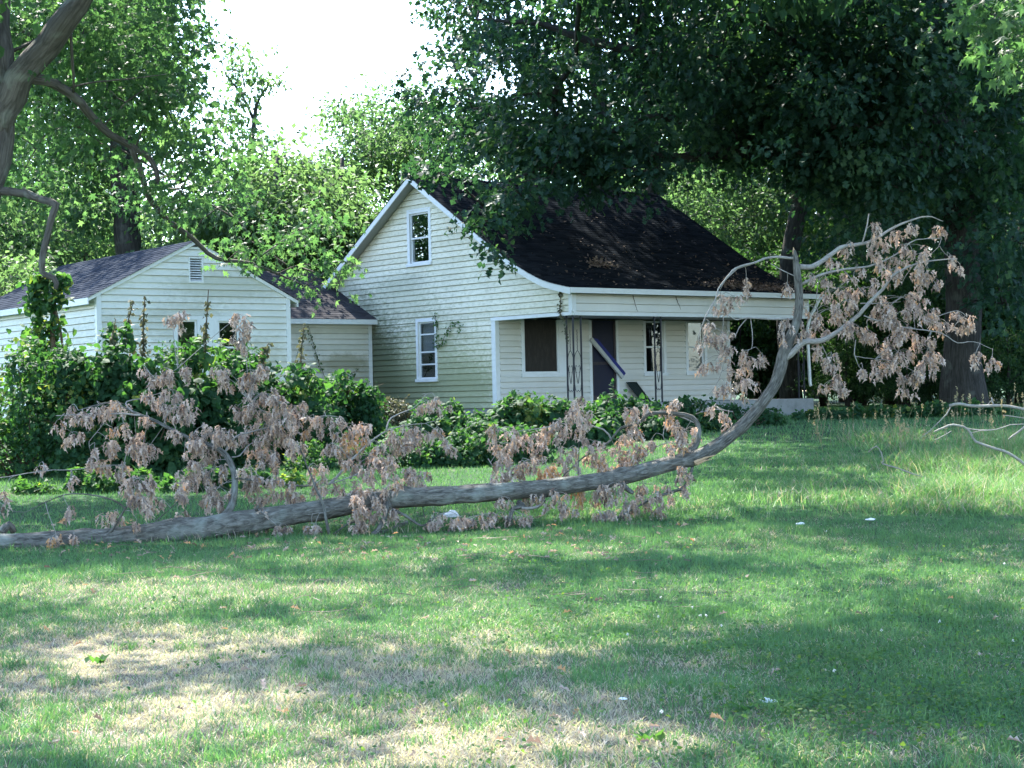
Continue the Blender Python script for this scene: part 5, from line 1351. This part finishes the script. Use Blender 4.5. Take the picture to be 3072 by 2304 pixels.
BLOBS = {R6: [(500,530,25,50,2),(340,650,45,60,4),(420,640,25,40,2),(250,770,20,25,1),(190,900,25,30,1),(270,860,40,30,3),(345,840,50,40,4),(370,960,45,60,4),(225,1035,30,35,2),(295,1045,25,30,1),(500,1020,45,90,6),(585,970,30,40,2),(440,1100,50,60,4),(530,1170,50,60,4),(350,1180,50,60,4),(20,1270,30,40,2),(290,1300,40,40,2),(320,1350,30,40,1),(370,1390,20,40,1),(745,540,40,50,3),(740,820,35,80,5),(850,700,40,80,4),(845,850,30,50,2),(1290,210,40,60,4),(1400,225,35,50,3),(1500,165,30,50,3),(1685,190,35,50,3),(1110,300,45,50,3),(1005,390,30,40,2),(915,465,30,30,1),(990,500,45,50,3),(1160,460,50,40,3),(1300,300,60,50,4),(1520,320,60,50,4),(1430,400,70,50,5),(1290,400,40,40,3),(1600,400,70,70,6),(1620,500,60,70,6),(1350,480,80,60,6),(1220,550,80,50,5),(1060,590,90,50,6),(1100,660,50,60,4),(1010,700,90,80,8),(950,790,80,60,6),(1180,790,90,60,7),(1260,860,50,70,5),(1330,680,80,60,6),(1450,650,100,70,9),(1560,690,70,70,7),(1430,750,90,70,8),(1380,860,80,70,6),(1500,850,90,70,8),(1360,940,50,60,4),(1450,960,60,60,5),(1600,950,80,80,8),(1620,1030,60,60,5),(1545,1080,50,50,4),(1450,1020,40,50,3),(1330,1060,60,60,6),(1480,1150,50,65,5),(1020,1000,45,50,4),(1025,1120,60,90,8),(945,930,35,45,3),(1220,1090,25,35,1),(1720,760,45,60,4),(1830,750,60,60,6),(1765,380,20,20,1),(1790,430,20,25,1),(1640,720,40,50,3),(1940,985,40,40,3),(2015,1000,40,45,3),(110,1450,80,60,8),(60,1510,60,50,5),(25,1380,25,40,2)],
 R4: [(960,25,25,25,1),(1040,90,40,30,2),(1150,80,90,50,6),(1220,30,30,30,2),(940,215,30,40,2),(1060,265,50,60,4),(1145,180,50,30,3),(1200,300,90,80,8),(980,340,30,40,2),(1160,470,30,50,2),(450,290,20,20,1),(415,360,25,40,1),(495,460,50,50,4),(560,340,60,40,4),(630,300,40,50,3),(690,280,40,30,2),(790,290,60,50,4),(730,410,25,30,1),(820,410,40,40,2),(905,480,40,60,4),(755,535,45,60,4),(870,560,35,40,2),(945,570,40,50,3),(1005,550,40,40,3),(625,580,25,30,1),(610,640,60,30,2),(665,655,40,45,3),(810,690,40,50,3),(275,690,25,30,1),(930,780,90,50,7),(890,830,50,60,4),(940,920,60,60,5),(1020,910,50,40,4),(510,750,20,35,1),(470,980,25,50,2),(770,990,30,40,2),(685,1030,25,30,1),(350,1160,35,40,2),(385,1200,15,30,1),(500,1210,20,30,1),(955,1110,25,60,2),(900,1060,20,30,1),(35,960,25,40,1),(45,850,15,30,1),(1290,540,60,60,5),(1380,600,60,60,5),(1400,460,80,60,6),(1330,440,60,50,4),(1500,470,60,50,4),(1270,690,60,60,5),(1210,820,60,60,4),(1290,760,60,60,5),(1420,720,80,60,6),(1450,830,70,50,5),(1420,920,50,60,4),(1210,890,30,40,2),(1150,1010,50,40,3),(1340,890,25,30,1),(1450,20,30,30,2),(1510,100,50,60,4),(1690,60,70,60,6),(1640,110,40,60,3),(1740,10,30,40,3),(1580,290,30,50,2),(1760,230,110,90,11),(1700,340,90,60,7),(1850,280,70,70,6),(1960,310,70,70,6),(1880,400,70,60,5),(1740,440,80,60,6),(1860,490,110,60,8),(1950,540,50,60,4),(1600,500,50,60,4),(1720,540,60,60,5),(1790,620,60,50,4),(1840,650,40,50,3),(1670,700,60,70,5),(1680,830,60,70,5),(1770,880,60,40,3),(1830,760,40,60,3),(1910,820,50,60,4),(1970,880,50,30,3),(2100,700,40,50,3),(2120,800,40,50,3),(1730,960,30,30,1),(2080,1180,30,40,2),(1740,1160,30,40,2),(1870,1160,60,40,3),(1810,1110,30,30,1),(1190,-330,30,40,2),(1120,-280,40,40,2),(1610,-300,50,50,4),(1600,-230,40,50,3),(1610,-150,40,50,3)],
 R5: [(40,300,50,60,5),(130,300,60,40,4),(220,330,60,50,5),(290,370,70,60,6),(310,330,50,40,4),(150,440,50,50,4),(240,440,60,60,5),(250,520,50,50,4),(340,480,60,60,5),(420,450,50,60,5),(440,540,30,40,2),(400,510,40,40,3),(500,420,40,50,3),(540,340,50,50,4),(560,400,40,40,3),(640,340,50,40,3),(690,350,30,40,2),(745,390,35,50,3),(455,350,30,40,2),(350,580,50,60,4),(340,640,60,50,5),(320,700,40,60,4),(380,680,60,60,5),(440,700,50,60,4),(300,760,40,50,3),(330,850,50,60,4),(380,770,40,50,3),(600,580,50,70,5),(540,560,50,50,4),(490,590,40,40,3),(230,620,50,50,4),(60,890,30,40,2),(700,200,60,40,4),(640,190,30,30,2),(800,810,60,40,4),(910,810,80,60,7),(740,790,40,40,2),(1030,800,40,50,3),(1120,840,50,30,3),(680,860,30,40,2),(470,770,40,40,2),(1040,360,60,60,5),(1040,430,60,50,5),(1040,480,50,40,4),(1030,540,60,40,4),(1010,580,40,30,3),(1130,520,40,50,3),(1150,370,50,40,4),(1220,360,50,50,4),(1210,430,50,60,4),(1300,340,60,50,4),(1320,300,40,40,3),(1170,500,50,40,3),(1250,540,80,40,6),(1370,470,50,60,4),(1380,530,60,50,4),(1420,200,40,50,4),(1420,280,70,50,6),(1410,340,30,40,2),(1490,420,50,50,4),(1500,480,40,60,3),(1620,470,80,60,7),(1600,520,50,40,3),(1660,390,40,50,3),(1700,330,40,50,3),(1690,250,50,50,4),(1740,220,30,30,2),(1880,200,40,40,3),(1890,290,30,40,2),(1820,410,30,40,2),(1740,440,40,40,3),(1890,430,30,30,2),(1690,490,30,30,2),(1300,690,60,60,4),(1360,720,60,50,4),(1440,660,50,40,3),(1500,670,40,40,3),(1550,650,40,40,3),(1620,640,40,50,3),(1640,730,70,50,5),(1590,760,40,30,3),(1500,790,35,40,2),(1750,700,50,50,4),(1830,680,40,50,3),(1830,740,40,50,3),(1920,640,50,60,4),(1950,540,50,50,4),(1780,600,50,60,3),(1050,700,40,30,2),(1180,685,60,40,4)]}
allB = np.concatenate(BR)
rb = np.random.default_rng(77)
for tr_, lst in BLOBS.items():
    sc = {R4: .3255, R5: .4232, R6: .349}[tr_]
    for (bx, by, brx, bry, cnt) in lst:
        vx, vy = tr_(bx, by)
        c0 = WV(vx, vy, LD(vx))
        # hang at the depth of the nearest branch in view
        dv = allB - c0; dv[:, 1] *= .15
        nb = allB[int(np.argmin(np.linalg.norm(dv + (0, 0, -.06), axis=1)))]
        doff = np.clip(nb[1] - c0[1], -.5, 1.2) + rb.normal(0, .12)
        c = WV(vx, vy, LD(vx) + doff)
        s = sc * VM * c[1]
        g_ = Geo()
        m_ = max(2, int(cnt * (1.45 if tr_ is R6 else 1.85) + .5))
        hubs = c + np.c_[rb.uniform(-1, 1, m_) * brx * s * 1.1, rb.normal(0, .12, m_), rb.uniform(-.7, 1.0, m_) * bry * s]
        hubs[:, 2] = np.maximum(hubs[:, 2], gz(hubs[:, 0], hubs[:, 1]) + .10)
        orange = rb.random() < .04
        for h in hubs:
            n = int(rb.integers(8, 13))
            a = rb.uniform(0, 6.283, n)
            d = np.c_[np.cos(a) * .5, np.sin(a) * .5, -np.ones(n)] + rb.normal(0, .38, (n, 3))
            p = h + np.c_[np.cos(a) * .012, np.sin(a) * .012, rb.uniform(-.05, .035, n)]
            nr = np.c_[np.cos(a), np.sin(a), np.full(n, .35)] + rb.normal(0, .3, (n, 3))
            tint = np.clip((.93 if orange else .5) + rb.normal(0, .06 if orange else .27, n), 0, 1 if orange else .88)
            tint[rb.random(n) < .025] = .95
            k = rb.integers(0, 6)
            for kk in (0, 1):
                sel = np.arange(n) % 2 == kk
                if sel.any(): g_.leaves(DEAD[(k + kk) % 6], p[sel], d[sel], nr[sel], rb.uniform(.06, .12, sel.sum()), tint[sel])
        # twigs: from the nearest branch to the clump, then to each hub
        top = hubs.mean(0) + (0, 0, .05)
        nb = allB[int(np.argmin(np.linalg.norm(allB - top, axis=1)))]
        if True:
            tw, _ = spline([nb, (nb + top) / 2 + (rb.normal(0, .03), rb.normal(0, .03), .05), top], .08)
            g_.tube(tw, np.linspace(.0045, .0028, len(tw)), 4, mi=1, cap=False)
        for h in hubs:
            tw, _ = spline([top, (top + h) / 2 + (0, 0, .02), h], .08)
            g_.tube(tw, .0025, 3, mi=1, cap=False)
        to_local(g_)
        part('leaf_cluster', g_, [M['dead'], M['twig']], limb)

# ------------------------------------------------------------------ sticks of the brush pile at the right
def Z5(x, y): return ((2550 + x * .3014) / K, (1100 + y * .3014) / K)
def stick(label, paths, D0, mat='twig'):
    b = None; g_ = []
    for pts, w0, w1, dof in paths:
        q_ = [WV(*Z5(*p), D0 + dof) for p in pts]
        for p in q_: p[2] = max(p[2], gz(p[0], p[1]) + .02)
        s, _ = spline(q_, .08, None, .01)
        ge = Geo(); ge.tube(s, np.linspace(w0, w1, len(s)) * .5 * VM * D0, 7); g_.append(ge)
        if b is None: b = min(q_, key=lambda p: p[2]).copy(); b[2] = gz(b[0], b[1])
    o = empty('dead_branch', b)
    for k, ge in enumerate(g_):
        ge.V = [v - b for v in ge.V]; part('stem' if k == 0 else 'twig', ge, M[mat], o, True)
    return tag(o, label, 'branch', 'dead branches in the brush pile')
stick('long bleached branch lying level across the top of the brush pile', [([(990, 392), (1090, 372), (1200, 392), (1330, 392), (1500, 385), (1650, 408), (1760, 428), (1900, 450)], 7, 6, 0), ([(1425, 385), (1418, 350), (1408, 308)], 4, 3, 0), ([(1000, 400), (960, 470), (870, 570), (700, 715)], 3, 1.5, .2), ([(1420, 320), (1370, 380), (1300, 430)], 2, 1.2, .1)], 27)
stick('curving dead branch arching out of the tall grass', [([(840, 650), (930, 605), (1030, 580), (1140, 605), (1200, 660), (1250, 745), (1400, 800), (1530, 840), (1640, 900), (1760, 990), (1880, 1090)], 4, 7, -.6), ([(850, 732), (940, 680), (1010, 640)], 2.4, 1.6, -.5), ([(1150, 612), (1300, 632), (1450, 625), (1600, 580), (1732, 572)], 3, 2, -.4), ([(1200, 660), (1300, 640), (1420, 632)], 2, 1.2, -.5)], 25.5)
stick('forked grey twig half sunk in grass below the brush pile', [([(180, 850), (265, 792), (310, 860), (335, 940), (320, 962), (480, 1012), (600, 1062), (720, 1095)], 2.5, 3.5, 0)], 24)
stick('short pale stick in dry tangle near right edge of lawn', [([(1115, 1205), (1200, 1240), (1290, 1275), (1375, 1305)], 6, 4.5, 0)], 23)
stick('dead branch slanting up out of frame at the right edge', [([(1580, 725), (1660, 660), (1740, 600), (1850, 540)], 4, 5, 0), ([(1530, 485), (1640, 495), (1760, 520)], 2.4, 2, .4)], 26)

# ------------------------------------------------------------------ scraps on the lawn
def scrap(label, vx, vy, size, seed, fl=.5):
    r = np.random.default_rng(seed)
    b = ground_at(vx, vy)
    ge = Geo()
    n = 7
    a = np.linspace(0, 6.283, n, endpoint=False)
    rings = []
    for k, (q_, z) in enumerate(((1, 0), (.85, .35), (.45, .62), (0.02, .66))):
        rings.append(np.c_[np.cos(a) * q_ * size * r.uniform(.7, 1.2, n), np.sin(a) * q_ * size * .6 * r.uniform(.7, 1.2, n), z * size * fl * r.uniform(.6, 1.4, n)])
    V = np.concatenate(rings) + (0, 0, .03)
    F = [[i_ * n + j_, i_ * n + (j_ + 1) % n, (i_ + 1) * n + (j_ + 1) % n, (i_ + 1) * n + j_] for i_ in range(3) for j_ in range(n)]
    ge.add(V, np.array(F))
    o = part('white_scrap', ge, M['white_scrap'], None); o.location = b
    tag(o, label, 'litter', 'white scraps on the lawn')
scrap('crumpled white plastic bag lying under the fallen limb', 975, 1122, .11, 1, .9)
scrap('white feather-like scrap beyond the right sunlit patch of lawn', 1729, 1138, .06, 2)
scrap('white scrap farthest right on the lawn below the brush pile', 1880, 1129, .06, 3)
scrap('white scrap on the near lawn at the lower right', 1655, 1529, .05, 4)
scrap('small white scrap on dry grass at bottom centre right', 1345, 1523, .025, 5)

# ------------------------------------------------------------------ grass
def blades(x, y, h, w, lean, cols, segs, rg):
    n = len(x); z = gz(x, y) - .004
    a = rg.uniform(0, 6.283, n); la = rg.uniform(0, 6.283, n)
    side = np.c_[np.cos(a), np.sin(a), np.zeros(n)]; ld = np.c_[np.cos(la), np.sin(la), np.zeros(n)]
    B = np.c_[x, y, z]
    rows = []
    ts = np.linspace(0, 1, segs + 1)
    for t_ in ts[:-1]:
        c = B + ld * (lean * h * t_ ** 1.6)[:, None] + np.c_[np.zeros(n), np.zeros(n), h * t_ * (1 - .35 * lean * t_)]
        ww = (w * (1 - .55 * t_))[:, None] * .5
        rows += [c - side * ww, c + side * ww]
    tipp = B + ld * (lean * h)[:, None] + np.c_[np.zeros(n), np.zeros(n), h * (1 - .35 * lean)]
    V = np.stack(rows + [tipp], 1).reshape(-1, 3); k = 2 * segs + 1
    tri = []
    for s in range(segs - 1): tri += [[2 * s, 2 * s + 1, 2 * s + 3], [2 * s, 2 * s + 3, 2 * s + 2]]
    tri.append([2 * segs - 2, 2 * segs - 1, 2 * segs])
    F = (np.array(tri)[None] + (np.arange(n) * k)[:, None, None]).reshape(-1, 3)
    C = np.repeat(np.concatenate([cols, np.ones((n, 1))], 1), k, 0)
    return V, F, C
rg = np.random.default_rng(90)
def field(n, y0, y1, edge=1.12):
    y = y0 + (y1 - y0) * rg.random(int(n * 1.3)) ; half = y * .29 * edge + .8
    x = (rg.random(len(y)) * 2 - 1) * (y1 * .29 * edge + .8)
    k = np.abs(x) < half
    return x[k], y[k]
G1 = np.array((.070, .165, .066)); G2 = np.array((.125, .230, .080)); G3 = np.array((.050, .140, .078)); DRYC = np.array((.46, .41, .33)); DRY2 = np.array((.30, .26, .205))
def colours(x, y):
    n = len(x); dr_ = dryness(x, y)
    g_ = G1 + (G2 - G1) * rg.random((n, 1)) ** 1.5
    blue = (N1(x * .5 + 30, y * .5) * rg.random(n))[:, None]
    g_ = g_ * (1 - blue * .7) + G3 * blue * .7
    d_ = DRY2 + (DRYC - DRY2) * rg.random((n, 1))
    isdry = (rg.random(n) < dr_ * .95)[:, None]
    return np.where(isdry, d_, g_) * rg.uniform(.8, 1.2, (n, 1)), isdry[:, 0]
Vs, Fs, Cs, off = [], [], [], 0
for n, y0, y1, h0, h1, w, segs in ((135000, 6.6, 13, .035, .085, .0056, 2), (160000, 13, 21, .035, .085, .0078, 1), (120000, 21, 34, .04, .09, .012, 1), (80000, 34, 58, .05, .11, .022, 1)):
    x, y = field(n, y0, y1)
    c, isd = colours(x, y)
    patch = .6 + .8 * N2(x * 1.1 + 5, y * 1.1)
    h = rg.uniform(h0, h1, len(x)) * patch * np.where(isd, .8, 1)
    near = np.zeros(len(x), bool)
    if y0 < 21 and y1 > 18:
        for k in range(0, len(sp), 6):
            if sp[k][2] - gz(sp[k][0], sp[k][1]) < .5: near |= (np.abs(x - sp[k][0]) < .25) & (np.abs(y - sp[k][1] + .12) < .32)
    h = np.where(near, h * .5, h)
    ln = np.where(isd, rg.uniform(.5, 1.4, len(x)), rg.uniform(.1, .9, len(x)))
    V, F, C = blades(x, y, h, np.full(len(x), w), ln, c, segs, rg)
    Vs.append(V); Fs.append(F + off); Cs.append(C); off += len(V)
# scattered greener tufts
tx_, ty_ = [], []
for _ in range(150):
    q_ = ground_at(rg.uniform(0, 2212), rg.uniform(1230, 1655)); m_ = int(rg.integers(20, 70)); tx_.append(q_[0] + rg.normal(0, .05, m_)); ty_.append(q_[1] + rg.normal(0, .06, m_))
x, y = np.concatenate(tx_), np.concatenate(ty_); c = (G1 + (G2 - G1) * rg.random((len(x), 1))) * rg.uniform(.8, 1.25, (len(x), 1))
V, F, C = blades(x, y, rg.uniform(.05, .13, len(x)), np.full(len(x), .006), rg.uniform(.2, 1.0, len(x)), c, 2, rg)
Vs.append(V); Fs.append(F + off); Cs.append(C); off += len(V)
# tufts along the limb and at the feet of the bushes
tx, ty = [], []
for k in range(0, len(sp), 1):
    if sp[k][2] - gz(sp[k][0], sp[k][1]) < .6 and abs(sp[k][0]) < 7:
        m_ = 22; tx.append(sp[k][0] + rg.normal(0, .2, m_)); ty.append(sp[k][1] + rg.normal(-.05, .16, m_))
for vx0, vx1, vy0, vy1, n in ((1150, 1600, 1080, 1150, 5000), (1500, 1700, 1030, 1100, 2500), (0, 760, 1000, 1040, 6000), (1600, 2212, 890, 920, 3500)):
    for _ in range(12):
        q_ = ground_at(rg.uniform(vx0, vx1), rg.uniform(vy0, vy1)); tx.append(q_[0] + rg.normal(0, .5, n // 12)); ty.append(q_[1] + rg.normal(0, .4, n // 12))
x, y = np.concatenate(tx), np.concatenate(ty); c, isd = colours(x, y)
V, F, C = blades(x, y, rg.uniform(.05, .13, len(x)) * (.5 + N3(x * 3, y * 3)), np.full(len(x), .009), rg.uniform(.1, 1, len(x)), c * .95, 2, rg)
Vs.append(V); Fs.append(F + off); Cs.append(C); off += len(V)
g = obj('grass', np_mesh('grass', np.concatenate(Vs), [np.concatenate(Fs)], [M['grass']], {'Col': np.concatenate(Cs)}))
tag(g, 'short mown lawn grass with straw-dry patches', 'grass', kind='stuff')

# tall unmown grass round the brush pile
Vs, Fs, Cs, off = [], [], [], 0
tx, ty, th = [], [], []
for vx0, vx1, vy0, vy1, nc, n, hh in ((2010, 2320, 985, 1090, 40, 420, .40), (1640, 2000, 985, 1075, 30, 240, .13), (1800, 2000, 930, 975, 14, 120, .34), (2040, 2300, 950, 1000, 16, 260, .5), (1700, 2250, 1075, 1105, 26, 220, .22)):
    for _ in range(nc):
        q_ = ground_at(rg.uniform(vx0, vx1), rg.uniform(vy0, vy1))
        tx.append(q_[0] + rg.normal(0, .35, n)); ty.append(q_[1] + rg.normal(0, .35, n)); th.append(rg.uniform(.45, 1.1, n) * hh * rg.uniform(.7, 1.2))
x, y, h = np.concatenate(tx), np.concatenate(ty), np.concatenate(th)
n = len(x); mixd = (rg.random(n) < .2)[:, None]
c = np.where(mixd, DRY2 * rg.uniform(.7, 1.2, (n, 1)), (G1 + (G2 - G1) * rg.random((n, 1))) * rg.uniform(.9, 1.3, (n, 1)))
V, F, C = blades(x, y, h, np.full(n, .011), rg.uniform(.2, 1.3, n), c, 2, rg)
Vs.append(V); Fs.append(F); Cs.append(C); off = len(V)
g = obj('tall_grass', np_mesh('tall_grass', np.concatenate(Vs), [np.concatenate(Fs)], [M['grass']], {'Col': np.concatenate(Cs)}))
tag(g, 'tall unmown grass around the brush pile', 'grass', kind='stuff')
# seed heads
ge = Geo()
for vx0, vx1, vy0, vy1, n, hh in ((1760, 1990, 930, 980, 30, .6), (2050, 2260, 960, 1020, 34, .95), (1880, 2080, 960, 1010, 24, .6)):
    for _ in range(n):
        b = ground_at(rg.uniform(vx0, vx1), rg.uniform(vy0, vy1)); h = hh * rg.uniform(.6, 1.15)
        tp = b + (rg.normal(0, .14), rg.normal(0, .1), h)
        s, _ = spline([b, b * .5 + tp * .5 + (0, 0, .06), tp], .12)
        ge.tube(s, np.linspace(.004, .0025, len(s)), 3, cap=False)
        m_ = 14; tt = rg.random(m_)
        ge.leaves(KITE, tp + np.c_[rg.normal(0, .008, m_), rg.normal(0, .008, m_), (tt - .6) * .16], rg.normal(0, .4, (m_, 3)) + (0, 0, .7), rg.normal(0, 1, (m_, 3)), rg.uniform(.02, .045, m_), rg.uniform(.4, 1, m_))
m_seed = leaf_mat('seed_head', [(0, (.20, .19, .10)), (1, (.40, .33, .20))], (1.2, 1.1, .8), .3, .7, .2)
g = part('grass_seed_heads', ge, m_seed, None); tag(g, 'pale seed heads standing above the tall grass', 'grass', kind='stuff')
# clover and broad-leaved weeds in the lawn
ge = Geo()
xs, ys = [], []
for vx0, vx1, vy0, vy1, nc, n, s in ((1500, 2260, 1400, 1660, 60, 90, .2), (1000, 2200, 1180, 1420, 60, 60, .3), (300, 1400, 1300, 1650, 30, 30, .16)):
    for _ in range(nc):
        q_ = ground_at(rg.uniform(vx0, vx1), rg.uniform(vy0, vy1)); xs.append(q_[0] + rg.normal(0, s, n)); ys.append(q_[1] + rg.normal(0, s, n))
x, y = np.concatenate(xs), np.concatenate(ys); n = len(x)
ge.leaves(HEART, np.c_[x, y, gz(x, y) + rg.uniform(.03, .07, n)], rg.normal(0, 1, (n, 3)) * (1, 1, .3), rg.normal(0, .4, (n, 3)) + (0, -.2, 1), rg.uniform(.012, .027, n), np.clip(rg.normal(.78, .12, n), 0, .93))
for vx, vy in ((215, 1440), (1400, 1612), (1610, 1550)):
    b = ground_at(vx, vy); m_ = 14; a = rg.uniform(0, 6.283, m_)
    ge.leaves(KITE, b + np.c_[rg.normal(0, .035, m_), rg.normal(0, .035, m_), np.full(m_, .02)], np.c_[np.cos(a), np.sin(a), rg.uniform(.8, 2.2, m_)], np.c_[-np.cos(a), -np.sin(a), np.ones(m_)], rg.uniform(.03, .075, m_), rg.uniform(.5, .93, m_))
g = part('lawn_weeds', ge, M['vine'], None); tag(g, 'clover and broad-leaved weeds growing through the lawn', 'weeds', kind='stuff')
ge = Geo()
for vx0, vx1, vy0, vy1, n in ((100, 1500, 1110, 1220, 420), (0, 2212, 1220, 1655, 80)):
    for _ in range(n):
        b = ground_at(rg.uniform(vx0, vx1), rg.uniform(vy0, vy1)) + (0, 0, rg.uniform(.03, .06))
        ge.leaves(DEAD[rg.integers(0, 6)], b[None], rg.normal(0, 1, (1, 3)) * (1, 1, .25), rg.normal(0, .5, (1, 3)) + (0, 0, .8), np.array([rg.uniform(.05, .10)]), np.array([rg.uniform(0, .45) if rg.random() < .8 else .95]))
for _ in range(70):
    b = ground_at(rg.uniform(200, 1600), rg.uniform(1130, 1330)) + (0, 0, .04); dv_ = np.array((rg.normal(), rg.normal(), .05)); dv_ *= rg.uniform(.06, .2) / np.linalg.norm(dv_)
    ge.tube(spline([b - dv_, b + rg.normal(0, .012, 3), b + dv_], .05)[0], .003, 3, tint=.05, cap=False)
g = part('fallen_leaf_litter', ge, M['dead'], None); tag(g, 'scattered dead leaves and twigs dropped on the lawn', 'leaf litter', kind='stuff')
ge = Geo()
for vx0, vx1, vy0, vy1, n in ((1350, 2200, 1150, 1600, 8), (1400, 1560, 1300, 1380, 6)):
    for _ in range(n):
        b = ground_at(rg.uniform(vx0, vx1), rg.uniform(vy0, vy1)) + (0, 0, rg.uniform(.06, .09))
        m_ = 12; u = unit(rg.normal(0, 1, (m_, 3)) + (0, 0, .4))
        ge.leaves(KITE, b + u * .002, u, rg.normal(0, 1, (m_, 3)), rg.uniform(.007, .012, m_), rg.random(m_))
g = part('clover_flowers', ge, M['petal'], None); tag(g, 'tiny white clover blossoms dotted over the lawn', 'flowers', kind='stuff')
